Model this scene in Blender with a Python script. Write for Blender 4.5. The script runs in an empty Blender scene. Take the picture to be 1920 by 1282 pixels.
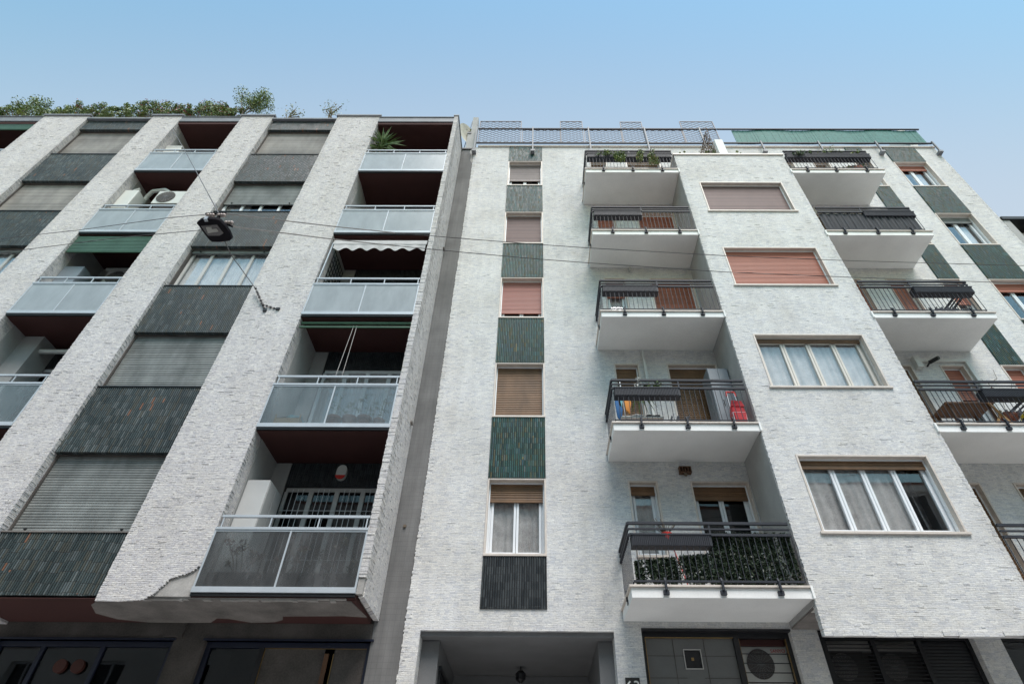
import bpy, math, random
from mathutils import Vector, Matrix
rnd = random.Random(7)
sc = bpy.context.scene
COL = sc.collection
R = math.radians
GZ = -1.6                       # street level; the camera is the origin at eye height

# ------------------------------------------------------------------ camera, sky, sun, exposure
cam = bpy.data.objects.new('camera', bpy.data.cameras.new('camera'))
COL.objects.link(cam)
cam.data.sensor_width = 36; cam.data.lens = 20.176
cam.data.shift_x = -36.0/1920; cam.data.shift_y = -27.68/1920
cam.data.clip_end = 500
r_ = (0.99997535, 0.00161134, 0.00683357); u_ = (-0.00384684, -0.68846752, 0.72525697); f_ = (-0.00587333, 0.72526538, 0.68844435)
cam.matrix_world = Matrix([[r_[i], u_[i], -f_[i], 0] for i in range(3)] + [[0, 0, 0, 1]])
sc.camera = cam

SUN_EL, SUN_AZ = 60, 160        # azimuth from +Y clockwise: behind the viewer, a little to the right
w = bpy.data.worlds.new('World'); sc.world = w; w.use_nodes = True
nt = w.node_tree
sky = nt.nodes.new('ShaderNodeTexSky'); sky.sky_type = 'NISHITA'; sky.sun_disc = False
sky.sun_elevation = R(SUN_EL); sky.sun_rotation = R(SUN_AZ)
sky.air_density = 3.0; sky.dust_density = 0.8; sky.ozone_density = 5.0; sky.altitude = 100
bg = nt.nodes['Background']; bg.inputs[1].default_value = 0.060
# painted gradient paling the sky colour towards the horizon ahead
tc = nt.nodes.new('ShaderNodeTexCoord'); sx = nt.nodes.new('ShaderNodeSeparateXYZ'); nt.links.new(tc.outputs['Generated'], sx.inputs[0])
at = nt.nodes.new('ShaderNodeMath'); at.operation = 'ARCTAN2'; nt.links.new(sx.outputs[2], at.inputs[0]); nt.links.new(sx.outputs[1], at.inputs[1])
mr = nt.nodes.new('ShaderNodeMapRange'); mr.interpolation_type = 'SMOOTHSTEP'; nt.links.new(at.outputs[0], mr.inputs[0])
for i_, v_ in ((1, R(52)), (2, R(79)), (3, .85), (4, 0.02)): mr.inputs[i_].default_value = v_
mx = nt.nodes.new('ShaderNodeMix'); mx.data_type = 'RGBA'; nt.links.new(mr.outputs[0], mx.inputs[0])
hs = nt.nodes.new('ShaderNodeMix'); hs.data_type = 'RGBA'; hs.blend_type = 'MULTIPLY'; hs.inputs[0].default_value = 1; hs.inputs[7].default_value = (.80, .985, 1.0, 1)
nt.links.new(sky.outputs[0], hs.inputs[6]); nt.links.new(hs.outputs[2], mx.inputs[6]); mx.inputs[7].default_value = (3.5, 3.95, 4.55, 1)
nt.links.new(mx.outputs[2], bg.inputs[0])
sun = bpy.data.objects.new('sun', bpy.data.lights.new('sun', 'SUN')); COL.objects.link(sun)
sun.data.energy = 1.5; sun.data.angle = R(34); sun.data.color = (1, .93, .885)
sd = Vector((math.sin(R(SUN_AZ))*math.cos(R(SUN_EL)), math.cos(R(SUN_AZ))*math.cos(R(SUN_EL)), math.sin(R(SUN_EL))))
sun.rotation_euler = sd.to_track_quat('Z', 'Y').to_euler()
sc.view_settings.view_transform = 'Standard'; sc.view_settings.look = 'None'
sc.view_settings.exposure = 1.53; sc.view_settings.gamma = 1
sc.cycles.max_bounces = 8; sc.cycles.transparent_max_bounces = 16

# ------------------------------------------------------------------ materials
class N:
    def __init__(s, name):
        s.m = bpy.data.materials.new(name); s.m.use_nodes = True
        s.t = s.m.node_tree; s.b = s.t.nodes['Principled BSDF']; s.o = s.t.nodes['Material Output']
    def n(s, typ, **k):
        x = s.t.nodes.new(typ)
        for a, v in k.items(): setattr(x, a, v)
        return x
    def l(s, a, b): s.t.links.new(a, b)
    def put(s, inp, v):
        if hasattr(v, 'links') or hasattr(v, 'is_output'): s.l(v, inp)
        else: inp.default_value = v
    def math(s, op, a, b=0.0, c=0.0):
        x = s.n('ShaderNodeMath', operation=op)
        s.put(x.inputs[0], a); s.put(x.inputs[1], b); s.put(x.inputs[2], c)
        return x.outputs[0]
    def pos(s):
        g = s.n('ShaderNodeNewGeometry'); x = s.n('ShaderNodeSeparateXYZ'); s.l(g.outputs['Position'], x.inputs[0])
        return x.outputs[0], x.outputs[1], x.outputs[2]
    def vec(s, a, b, c=0.0):
        x = s.n('ShaderNodeCombineXYZ'); s.put(x.inputs[0], a); s.put(x.inputs[1], b); s.put(x.inputs[2], c); return x.outputs[0]
    def wn(s, v, dim='3D'):
        x = s.n('ShaderNodeTexWhiteNoise', noise_dimensions=dim); s.l(v, x.inputs['Vector']); return x.outputs[0]
    def noise(s, v, scale, det=3, rough=.55):
        x = s.n('ShaderNodeTexNoise'); s.l(v, x.inputs['Vector']); x.inputs['Scale'].default_value = scale
        x.inputs['Detail'].default_value = det; x.inputs['Roughness'].default_value = rough; return x.outputs[0]
    def ramp(s, f, stops, interp='LINEAR'):
        x = s.n('ShaderNodeValToRGB'); s.l(f, x.inputs[0]); cr = x.color_ramp; cr.interpolation = interp
        while len(cr.elements) < len(stops): cr.elements.new(.5)
        for e, (p, c) in zip(cr.elements, stops):
            e.position = p; e.color = (c, c, c, 1) if isinstance(c, (int, float)) else (*c, 1)
        return x.outputs[0]
    def mix(s, f, a, b, mode='MIX'):
        x = s.n('ShaderNodeMix', data_type='RGBA', blend_type=mode)
        s.put(x.inputs[0], f)
        for i, v in ((6, a), (7, b)):
            if isinstance(v, tuple): x.inputs[i].default_value = (*v, 1)
            else: s.l(v, x.inputs[i])
        return x.outputs[2]
    def bump(s, h, strength=.5, dist=.01):
        x = s.n('ShaderNodeBump'); x.inputs['Strength'].default_value = strength; x.inputs['Distance'].default_value = dist
        s.l(h, x.inputs['Height']); s.l(x.outputs[0], s.b.inputs['Normal'])
    def fin(s, col=None, rough=.6, metal=0.0, spec=.5):
        if col is not None: s.put(s.b.inputs['Base Color'], (*col, 1) if isinstance(col, tuple) else col)
        s.put(s.b.inputs['Roughness'], rough); s.b.inputs['Metallic'].default_value = metal
        s.b.inputs['Specular IOR Level'].default_value = spec
        return s.m

def flat(name, c, rough=.6, metal=0.0, var=.12, scale=3.0, spec=.5, fine=40.0):
    a = N(name); x, y, z = a.pos(); v = a.vec(x, y, z)
    f1 = a.noise(v, scale, 4); f2 = a.noise(v, fine, 2)
    f = a.math('ADD', a.math('MULTIPLY', f1, .7), a.math('MULTIPLY', f2, .3))
    lo = tuple(q*(1-var*2) for q in c); hi = tuple(min(1, q*(1+var*2)) for q in c)
    a.bump(f2, .12, .004)
    return a.fin(a.ramp(f, [(.3, lo), (.7, hi)]), rough, metal, spec)

def stone(name, stops, h=.028, wd=.10, tint=None, dirt=.25, bstr=.55, streaks=.0, dsh=.5):
    a = N(name); x, y, z = a.pos()
    u = a.math('ADD', x, y)
    wob = a.math('MULTIPLY', a.math('SUBTRACT', a.noise(a.vec(a.math('MULTIPLY', u, 1.2), a.math('MULTIPLY', z, 2.0)), 1.0, 2), .5), .03)
    v = a.math('DIVIDE', a.math('ADD', z, wob), h); row = a.math('FLOOR', v)
    r1 = a.wn(a.vec(row, 3.0))
    uu = a.math('ADD', a.math('MULTIPLY', a.math('DIVIDE', u, wd), a.math('ADD', a.math('MULTIPLY', r1, .9), .6)), a.math('MULTIPLY', r1, 91.0))
    col = a.math('FLOOR', uu); idn = a.wn(a.vec(row, col, 1.0)); id2 = a.wn(a.vec(row, col, 7.0))
    fu, fv = a.math('FRACT', uu), a.math('FRACT', v)
    c = a.ramp(idn, stops)
    big = a.noise(a.vec(u, z), .8, 6, .68)
    streak = a.noise(a.vec(a.math('MULTIPLY', u, 12.0), a.math('MULTIPLY', z, 24.0)), 1.0, 4, .65)
    c = a.mix(.6, c, a.ramp(streak, [(.28, .90), (.5, .99), (.72, 1.04)]), 'MULTIPLY')
    c = a.mix(dirt, c, a.ramp(big, [(.3, (.66, .63, .58)), (.58, (1.0, 1.0, 1.0)), (.75, (1.06, 1.07, 1.09))]), 'MULTIPLY')
    spots = a.ramp(a.noise(a.vec(a.math('MULTIPLY', u, 7.0), a.math('MULTIPLY', z, 22.0)), 1.0, 3, .7), [(.68, 0.0), (.76, 1.0)])
    c = a.mix(a.math('MULTIPLY', spots, .2), c, (.30, .29, .30))
    grain = a.noise(a.vec(a.math('MULTIPLY', u, 34.0), a.math('MULTIPLY', z, 55.0)), 1.0, 3, .75)
    c = a.mix(.85, c, a.ramp(grain, [(.32, .70), (.5, 1.0), (.7, 1.12)]), 'MULTIPLY')
    dash = a.ramp(a.noise(a.vec(a.math('MULTIPLY', u, 17.0 if 'grey' in name else 13.0), a.math('MULTIPLY', z, 44.0), 4.0), 1.0, 2, .5), [(.64 if 'grey' in name else .665, 0.0), (.69, 1.0)])
    c = a.mix(a.math('MULTIPLY', dash, dsh), c, (.10, .09, .085))
    jo = a.math('MAXIMUM', a.math('LESS_THAN', fv, .13), a.math('LESS_THAN', fu, .03))
    gate = a.ramp(a.noise(a.vec(a.math('MULTIPLY', u, 3.0), a.math('MULTIPLY', z, 3.0)), 1.0, 3), [(.45, .06), (.66, .5)])
    c = a.mix(a.math('MULTIPLY', jo, gate), c, (.13, .12, .12))
    if streaks:
        rain = a.noise(a.vec(a.math('MULTIPLY', u, 5.0), a.math('MULTIPLY', z, .35)), 1.0, 4, .6)
        c = a.mix(streaks, c, a.ramp(rain, [(.35, (.60, .57, .53)), (.6, (1, 1, 1))]), 'MULTIPLY')
    hh = a.math('ADD', a.math('MULTIPLY', id2, .9), a.math('MULTIPLY', a.noise(a.vec(a.math('MULTIPLY', u, 12.0), a.math('MULTIPLY', z, 40.0)), 1.0, 3), 1.0))
    hh = a.math('SUBTRACT', hh, a.math('MULTIPLY', jo, 1.2))
    a.bump(hh, bstr, .012)
    return a.fin(c, .85, 0, .3)

def tiles(name, p, th, stops, rough=.36, grime=.4):
    a = N(name); x, y, z = a.pos()
    cx = a.math('FLOOR', a.math('DIVIDE', x, p))
    o = a.wn(a.vec(a.math('FLOOR', a.math('DIVIDE', cx, 5.0)), 5.0))
    rz = a.math('FLOOR', a.math('ADD', a.math('DIVIDE', z, th), a.math('MULTIPLY', o, .5)))
    idn = a.wn(a.vec(cx, rz, 2.0)); cl = a.noise(a.vec(a.math('MULTIPLY', x, 5.0), a.math('MULTIPLY', z, 1.6)), 1.0, 3)
    f = a.math('ADD', a.math('MULTIPLY', idn, .86), a.math('MULTIPLY', cl, .2))
    c = a.ramp(f, stops)
    rare = a.math('MULTIPLY', a.math('GREATER_THAN', a.wn(a.vec(cx, rz, 9.0)), .965), a.math('GREATER_THAN', a.noise(a.vec(x, z, 2.0), 1.3, 2), .56))
    c = a.mix(a.math('MULTIPLY', rare, .0 if 'dark' in name else .5), c, (.33, .12, .05) if 'aged' in name else (.26, .19, .05))
    fx = a.math('FRACT', a.math('DIVIDE', x, p)); g = a.math('MAXIMUM', a.math('LESS_THAN', fx, .17), a.math('GREATER_THAN', fx, .88))
    fz = a.math('FRACT', a.math('ADD', a.math('DIVIDE', z, th), a.math('MULTIPLY', o, .5)))
    g = a.math('MAXIMUM', g, a.math('LESS_THAN', fz, .05))
    c = a.mix(a.math('MULTIPLY', g, .85), c, (.02, .02, .02))
    dirt = a.noise(a.vec(a.math('MULTIPLY', x, 1.5), a.math('MULTIPLY', z, 1.1)), 1.0, 4, .6)
    c = a.mix(grime, c, a.ramp(dirt, [(.35, (.5, .5, .5)), (.65, (1.25, 1.22, 1.18))]), 'MULTIPLY')
    a.bump(a.math('ADD', idn, a.math('MULTIPLY', g, -1.0)), .5, .004)
    return a.fin(c, a.math('ADD', a.math('MULTIPLY', idn, .25), rough), 0, .35)

def shutterm(name, c, pitch=.048, weather=.25, rough=.5):
    a = N(name); x, y, z = a.pos()
    cl = a.noise(a.vec(a.math('MULTIPLY', x, 2.5), a.math('MULTIPLY', z, 1.0)), 1.0, 4, .6)
    row = a.wn(a.vec(a.math('FLOOR', a.math('DIVIDE', z, pitch)), 2.0))
    col = a.ramp(row, [(0, tuple(q*.82 for q in c)), (1, tuple(q*1.12 for q in c))])
    col = a.mix(weather, col, a.ramp(cl, [(.35, (.5, .5, .5)), (.65, (1.2, 1.2, 1.2))]), 'MULTIPLY')
    return a.fin(col, rough, 0, .4)

def glass(name, tint=(.95, .95, .95), refl=1.0, rough=.02):
    a = N(name); t = a.t; t.nodes.remove(a.b)
    tr = a.n('ShaderNodeBsdfTransparent'); tr.inputs[0].default_value = (*tint, 1)
    gl = a.n('ShaderNodeBsdfGlossy'); gl.inputs['Roughness'].default_value = rough; gl.inputs[0].default_value = (.95, .97, 1, 1)
    x, y, z = a.pos(); bp_ = a.n('ShaderNodeBump'); bp_.inputs['Strength'].default_value = .05; bp_.inputs['Distance'].default_value = .02
    a.l(a.noise(a.vec(x, y, z), 1.7, 1), bp_.inputs['Height']); a.l(bp_.outputs[0], gl.inputs['Normal'])
    fr = a.n('ShaderNodeLayerWeight'); fr.inputs[0].default_value = .5
    mx = a.n('ShaderNodeMixShader'); a.l(a.math('ADD', a.math('MULTIPLY', a.math('POWER', fr.outputs['Facing'], 3.0), .85*refl), .05*refl), mx.inputs[0])
    a.l(tr.outputs[0], mx.inputs[1]); a.l(gl.outputs[0], mx.inputs[2]); a.l(mx.outputs[0], a.o.inputs[0])
    return a.m

def frosted(name, c, see=.3, dirt=0.0):
    a = N(name); a.t.nodes.remove(a.b)
    x, y, z = a.pos()
    tr = a.n('ShaderNodeBsdfTransparent'); tr.inputs[0].default_value = (.8, .86, .88, 1)
    tl = a.n('ShaderNodeBsdfTranslucent'); tl.inputs[0].default_value = (*c, 1)
    df = a.n('ShaderNodeBsdfDiffuse')
    cl = a.noise(a.vec(a.math('MULTIPLY', x, 3.2), a.math('MULTIPLY', z, 1.1)), 1.0, 6, .7)
    a.l(a.ramp(cl, [(.35, tuple(q*(1-dirt) for q in c)), (.68, tuple(min(1, q*1.15) for q in c))]), df.inputs[0])
    m1 = a.n('ShaderNodeMixShader'); m1.inputs[0].default_value = .55; a.l(tl.outputs[0], m1.inputs[1]); a.l(df.outputs[0], m1.inputs[2])
    m2 = a.n('ShaderNodeMixShader'); a.l(a.ramp(cl, [(.3, 1-see*1.12), (.7, 1-see*.9)]), m2.inputs[0]); a.l(tr.outputs[0], m2.inputs[1]); a.l(m1.outputs[0], m2.inputs[2])
    gl = a.n('ShaderNodeBsdfGlossy'); gl.inputs['Roughness'].default_value = .3
    fr = a.n('ShaderNodeLayerWeight'); fr.inputs[0].default_value = .5
    m3 = a.n('ShaderNodeMixShader'); a.l(a.math('ADD', a.math('MULTIPLY', a.math('POWER', fr.outputs['Facing'], 3.0), .7), .03), m3.inputs[0]); a.l(m2.outputs[0], m3.inputs[1]); a.l(gl.outputs[0], m3.inputs[2])
    a.l(m3.outputs[0], a.o.inputs[0])
    return a.m

def leafm(name, c1, c2):
    a = N(name); x, y, z = a.pos()
    f = a.wn(a.vec(a.math('FLOOR', a.math('MULTIPLY', x, 14.0)), a.math('FLOOR', a.math('MULTIPLY', y, 14.0)), a.math('FLOOR', a.math('MULTIPLY', z, 14.0))))
    c = a.ramp(f, [(0, c1), (1, c2)])
    a.b.inputs['Transmission Weight'].default_value = 0
    return a.fin(c, .45, 0, .4)

W1 = [(0, (.57, .575, .595)), (.2, (.655, .65, .655)), (.6, (.705, .695, .68)), (.85, (.735, .72, .695)), (1, (.78, .765, .735))]
W2 = [(0, (.55, .53, .545)), (.3, (.63, .605, .605)), (.6, (.67, .64, .63)), (.85, (.70, .665, .64)), (1, (.75, .72, .69))]
M = dict(
    stone=stone('white_split_stone', W1, dirt=.42, dsh=.36, streaks=.16, bstr=.5), stone_left=stone('greyish_split_stone', W2, h=.031, wd=.07, dirt=.3, bstr=.7, streaks=.14, dsh=.8),
    tile=tiles('green_ceramic_tiles', .0425, .135, [(0, (.008, .024, .022)), (.22, (.012, .05, .04)), (.42, (.018, .08, .068)), (.55, (.028, .08, .095)), (.68, (.035, .06, .028)), (.8, (.05, .135, .135)), (.9, (.085, .078, .03)), (1, (.09, .17, .21))]),
    tile_aged=tiles('aged_ceramic_tiles', .042, .165, [(0, (.025, .033, .036)), (.3, (.038, .055, .058)), (.55, (.055, .074, .077)), (.72, (.06, .062, .05)), (.85, (.075, .098, .104)), (1, (.12, .135, .135))], grime=.5),
    tile_dark=tiles('dark_slate_tiles', .0425, .135, [(0, (.015, .018, .022)), (.5, (.03, .036, .04)), (1, (.055, .065, .07))]),
    plaster=flat('grey_plaster', (.36, .355, .345), .9, var=.06),
    plaster_white=flat('white_plaster', (.82, .81, .79), .85, var=.06, scale=.9),
    plaster_dirty=flat('stained_plaster', (.20, .18, .165), .9, var=.22, scale=2.2),
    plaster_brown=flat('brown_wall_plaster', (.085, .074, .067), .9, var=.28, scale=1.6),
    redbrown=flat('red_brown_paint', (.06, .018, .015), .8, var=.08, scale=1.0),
    marble=flat('beige_marble', (.60, .53, .47), .5, var=.07, scale=6),
    concrete=flat('grey_concrete', (.36, .34, .32), .9, var=.18, scale=3),
    alu=flat('aluminium', (.46, .49, .52), .45, .15, var=.05),
    anth=flat('anthracite_paint', (.030, .033, .042), .6, 0, var=.08, spec=.25),
    gutter=flat('zinc_sheet', (.20, .205, .22), .6, .0, var=.1),
    white=flat('white_upvc', (.78, .80, .82), .35, var=.02),
    cream=flat('cream_paint', (.62, .58, .52), .5, var=.05),
    grey_frame=flat('grey_painted_frame', (.48, .47, .45), .5, var=.05),
    glass=glass('window_glass'), glass_dark=glass('dark_glass', (.22, .24, .26), .8),
    frost=frosted('frosted_glass', (.62, .645, .66), .24, .10), frost_dirty=frosted('stained_frosted_glass', (.22, .215, .215), .5, .55),
    frost_dim=frosted('shaded_frosted_glass', (.40, .42, .43), .72, .12),  # same glass, colour dimmed for the weaker sky glare lower down
    curtain=flat('net_curtain', (.66, .655, .65), .9, var=.08, scale=5), curtain_grey=flat('grey_curtain', (.46, .45, .44), .9, var=.15, scale=5),
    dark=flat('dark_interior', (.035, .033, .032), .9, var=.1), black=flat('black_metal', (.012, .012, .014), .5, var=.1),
    sh_grey=shutterm('grey_shutter', (.235, .245, .235), .05, .65), sh_beige=shutterm('beige_shutter', (.36, .335, .31), .05, .5),
    sh_brown=shutterm('brown_wood_shutter', (.19, .105, .052), .05, .5), sh_orange=shutterm('terracotta_shutter', (.38, .135, .085), .05, .12),
    sh_pink=shutterm('salmon_shutter', (.38, .165, .135), .05, .1), sh_mauve=shutterm('mauve_shutter', (.19, .125, .115), .05, .12),
    sh_taupe=shutterm('taupe_shutter', (.22, .185, .175), .05, .15),
    green_blind=shutterm('green_slatted_blind', (.075, .15, .11), .045, .3), green_paint=flat('green_paint', (.05, .12, .07), .5),
    asphalt=flat('pale_bounce_setts', (.30, .295, .29), .9, var=.2, fine=90), paving=flat('stone_paving', (.54, .53, .52), .85, var=.1),  # unseen road and paving kept pale to bounce light onto the soffits
    kerb=flat('granite_kerb', (.33, .32, .31), .8, var=.1), line=flat('road_paint', (.7, .7, .68), .7),
    leaf=leafm('green_leaves', (.07, .12, .035), (.15, .21, .07)), leaf_light=leafm('light_green_leaves', (.13, .20, .04), (.28, .32, .08)),
    leaf_mid=leafm('mid_green_leaves', (.14, .20, .07), (.26, .30, .14)), leaf_dark=leafm('dark_ivy_leaves', (.020, .036, .02), (.055, .08, .045)), leaf_dry=leafm('yellowed_leaves', (.25, .20, .10), (.38, .33, .2)),
    flower=leafm('red_pink_flowers', (.35, .05, .07), (.55, .16, .2)), white_flower=leafm('white_flowers', (.8, .78, .75), (.85, .85, .8)),
    stem=flat('woody_stems', (.13, .10, .07), .85), terracotta=flat('terracotta', (.23, .085, .055), .8),
    wood=flat('brown_wood', (.11, .055, .028), .7, var=.25), pine=flat('pale_wood', (.48, .28, .12), .7, var=.1),
    reed=flat('green_reed', (.035, .155, .135), .7, var=.14, scale=9), fabric_dark=flat('dark_screen_fabric', (.035, .038, .045), .8),
    cabinet=flat('light_grey_cabinet', (.50, .50, .49), .5, var=.03), steel_cab=flat('blue_grey_cabinet', (.20, .225, .25), .4, var=.05),
    red=flat('red_fabric', (.50, .02, .03), .7, var=.15), orange=flat('orange_cloth', (.72, .28, .05), .8), blue=flat('blue_cloth', (.03, .15, .38), .8),
    redplastic=flat('red_plastic', (.65, .04, .03), .4), yellow=flat('yellow_plastic', (.75, .6, .03), .5), teal=flat('teal_cloth', (.15, .4, .45), .8),
    ac=flat('off_white_casing', (.62, .62, .58), .45, var=.03), pipe=flat('white_duct', (.60, .60, .57), .45, var=.03),
    gold=flat('brass_strip', (.30, .20, .08), .4, .6), grey_ceiling=flat('grey_ceiling_paint', (.17, .17, .172), .85, var=.08, scale=1.2), dark_disc=flat('dark_red_vent', (.07, .02, .014), .6),
    navy=flat('navy_frame', (.012, .016, .035), .4),
    shoppanel=flat('grey_glazed_panel', (.13, .133, .13), .35, var=.05), lamp=flat('lamp_housing', (.010, .008, .011), .8, spec=.15),
    led=flat('led_board', (.42, .40, .36), .4), lens=glass('lamp_glass', (.7, .7, .7), .5),
    ceramic=flat('brown_white_insulator', (.45, .36, .32), .3, var=.3, scale=20), wire=flat('wire', (.10, .09, .09), .6), rope=flat('light_wire', (.5, .45, .42), .6),
    sign=flat('black_number_plate', (.015, .015, .015), .4), signtxt=flat('white_lettering', (.75, .74, .7), .5), brandred=flat('red_lettering', (.6, .04, .04), .5),
    awning=flat('grey_awning_cloth', (.50, .48, .48), .9, var=.1), dish=flat('weathered_dish', (.42, .40, .33), .7, var=.15),
    render_opp=flat('ochre_render', (.74, .71, .66), .9, var=.06, scale=1), black_net=flat('charcoal_lattice', (.15, .145, .16), .6),
)
# scored stucco of the gap wall
def scored(name, c):
    a = N(name); x, y, z = a.pos()
    g = a.math('MAXIMUM', a.math('LESS_THAN', a.math('FRACT', a.math('MULTIPLY', x, 11.0)), .1), a.math('LESS_THAN', a.math('FRACT', a.math('MULTIPLY', z, 11.0)), .1))
    b = a.noise(a.vec(x, z), 1.1, 5, .6); s = a.noise(a.vec(a.math('MULTIPLY', x, 6.0), a.math('MULTIPLY', z, .5)), 1.0, 4)
    col = a.ramp(b, [(.3, tuple(q*.75 for q in c)), (.7, tuple(q*1.15 for q in c))])
    col = a.mix(.5, col, a.ramp(s, [(.35, .7), (.65, 1.1)]), 'MULTIPLY')
    col = a.mix(a.math('MULTIPLY', g, .28), col, (.1, .1, .1))
    a.bump(a.math('MULTIPLY', g, -1.0), .3, .005)
    return a.fin(col, .9, 0, .2)
M['scored'] = scored('scored_stucco', (.185, .181, .178))

# ------------------------------------------------------------------ mesh helpers
class MB:
    def __init__(s): s.v = []; s.f = []
    def quad(s, a, b, c, d):
        i = len(s.v); s.v += [a, b, c, d]; s.f.append((i, i+1, i+2, i+3)); return s
    def poly(s, pts):
        i = len(s.v); s.v += list(pts); s.f.append(tuple(range(i, i+len(pts)))); return s
    def box(s, x0, x1, y0, y1, z0, z1):
        i = len(s.v)
        s.v += [(x0, y0, z0), (x1, y0, z0), (x1, y1, z0), (x0, y1, z0), (x0, y0, z1), (x1, y0, z1), (x1, y1, z1), (x0, y1, z1)]
        for q in ((0, 3, 2, 1), (4, 5, 6, 7), (0, 1, 5, 4), (1, 2, 6, 5), (2, 3, 7, 6), (3, 0, 4, 7)): s.f.append(tuple(i+k for k in q))
        return s
    def bar(s, p, q, w, h=None, n=0):
        """square bar (or n-sided rod) from p to q"""
        p, q = Vector(p), Vector(q); d = (q-p).normalized(); h = h or w
        a = Vector((0, 0, 1)) if abs(d.z) < .9 else Vector((0, 1, 0))
        u = d.cross(a).normalized(); t = u.cross(d).normalized()
        if n: ring = [(math.cos(2*math.pi*k/n)*w/2, math.sin(2*math.pi*k/n)*h/2) for k in range(n)]
        else: ring = [(-w/2, -h/2), (w/2, -h/2), (w/2, h/2), (-w/2, h/2)]
        m = len(ring); i = len(s.v)
        for c in (p, q):
            for (x, y) in ring: s.v.append(tuple(c+u*x+t*y))
        for k in range(m): s.f.append((i+k, i+(k+1) % m, i+m+(k+1) % m, i+m+k))
        s.f.append(tuple(i+k for k in reversed(range(m)))); s.f.append(tuple(i+m+k for k in range(m)))
        return s
    def tube(s, pts, w, n=6):
        for a, b in zip(pts, pts[1:]): s.bar(a, b, w, n=n)
        return s
    def lathe(s, c, prof, n=14):
        i = len(s.v)
        for (r, z) in prof:
            for k in range(n): s.v.append((c[0]+r*math.cos(2*math.pi*k/n), c[1]+r*math.sin(2*math.pi*k/n), c[2]+z))
        for j in range(len(prof)-1):
            for k in range(n): s.f.append((i+j*n+k, i+j*n+(k+1) % n, i+(j+1)*n+(k+1) % n, i+(j+1)*n+k))
        s.f.append(tuple(i+k for k in reversed(range(n))))
        return s
    def prism(s, pts, y0, y1):
        """outline in x,z extruded from y0 to y1"""
        n = len(pts); i = len(s.v)
        s.v += [(x, y0, z) for x, z in pts]+[(x, y1, z) for x, z in pts]
        s.f.append(tuple(i+k for k in range(n))); s.f.append(tuple(i+n+k for k in reversed(range(n))))
        for k in range(n): s.f.append((i+k, i+n+k, i+n+(k+1) % n, i+(k+1) % n))
        return s
    def hprism(s, pts, z0, z1):
        n = len(pts); i = len(s.v)
        s.v += [(x, y, z0) for x, y in pts]+[(x, y, z1) for x, y in pts]
        s.f.append(tuple(i+k for k in reversed(range(n)))); s.f.append(tuple(i+n+k for k in range(n)))
        for k in range(n): s.f.append((i+k, i+(k+1) % n, i+n+(k+1) % n, i+n+k))
        return s
    def build(s, name, mat, parent=None, bevel=0, smooth=False, kind=None):
        me = bpy.data.meshes.new(name)
        o = bpy.data.objects.new(name, me); COL.objects.link(o)
        off = Vector((0, 0, 0))
        if parent is not None:
            o.parent = parent; p = parent
            while p is not None: off += p.location; p = p.parent
        me.from_pydata([tuple(Vector(v)-off) for v in s.v], [], s.f); me.validate(); me.materials.append(mat)
        if smooth:
            for p in me.polygons: p.use_smooth = True
        if bevel:
            b = o.modifiers.new('bevel', 'BEVEL'); b.width = bevel; b.segments = 2; b.limit_method = 'ANGLE'
        if kind: o['kind'] = kind
        return o

def thing(name, loc, label, cat, group=None):
    o = bpy.data.objects.new(name, None); COL.objects.link(o); o.location = loc; o.empty_display_size = .2
    return tag(o, label, cat, group)
def tag(o, label, cat, group=None):
    o['label'] = label; o['category'] = cat
    if group: o['group'] = group
    return o
def lab(o, label): o['label'] = label; return o

def wall(mb, x0, x1, z0, z1, Y, t, holes):
    """front wall at y=Y, thickness t, with rectangular holes"""
    xs = sorted({x0, x1, *[h[0] for h in holes], *[h[1] for h in holes]}); zs = sorted({z0, z1, *[h[2] for h in holes], *[h[3] for h in holes]})
    xs = [x for x in xs if x0 <= x <= x1]; zs = [z for z in zs if z0 <= z <= z1]
    inh = lambda x, z: any(h[0] < x < h[1] and h[2] < z < h[3] for h in holes)
    for i in range(len(xs)-1):
        for j in range(len(zs)-1):
            a, b, c, d = xs[i], xs[i+1], zs[j], zs[j+1]; cx, cz = (a+b)/2, (c+d)/2
            if inh(cx, cz): continue
            mb.quad((a, Y, c), (b, Y, c), (b, Y, d), (a, Y, d)); mb.quad((a, Y+t, c), (a, Y+t, d), (b, Y+t, d), (b, Y+t, c))
            if i == 0 or inh((xs[i-1]+a)/2, cz): mb.quad((a, Y, c), (a, Y, d), (a, Y+t, d), (a, Y+t, c))
            if i == len(xs)-2 or inh((b+xs[i+2])/2, cz): mb.quad((b, Y, c), (b, Y+t, c), (b, Y+t, d), (b, Y, d))
            if j == 0 or inh(cx, (zs[j-1]+c)/2): mb.quad((a, Y, c), (a, Y+t, c), (b, Y+t, c), (b, Y, c))
            if j == len(zs)-2 or inh(cx, (d+zs[j+2])/2): mb.quad((a, Y, d), (b, Y, d), (b, Y+t, d), (a, Y+t, d))
    return mb

def edge_stones(mb, x, Y, z0, z1, side, h=.04, amt=.016):
    """split stones ending unevenly along a vertical corner"""
    z = z0
    while z < z1:
        hh = h*rnd.uniform(.7, 1.2); e = rnd.uniform(.001, amt); fy = rnd.uniform(.001, amt)
        L = rnd.uniform(.03, .1); fy *= .4
        a, b = (x-L, x+e) if side > 0 else (x-e, x+L)
        mb.box(a, b, Y-fy, Y+rnd.uniform(.10, .14), z, z+hh-.002); z += hh
def face_stones(mb, x0, x1, Y, z0, z1, dens, amt=.014):
    n = int((x1-x0)*(z1-z0)*dens*.75)
    for _ in range(n):
        L = rnd.uniform(.04, .16); x = rnd.uniform(x0, x1-L); z = rnd.uniform(z0, z1-.04)
        mb.box(x, x+L, Y-rnd.uniform(.002, amt*.42), Y+.02, z, z+rnd.uniform(.018, .032))

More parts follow.
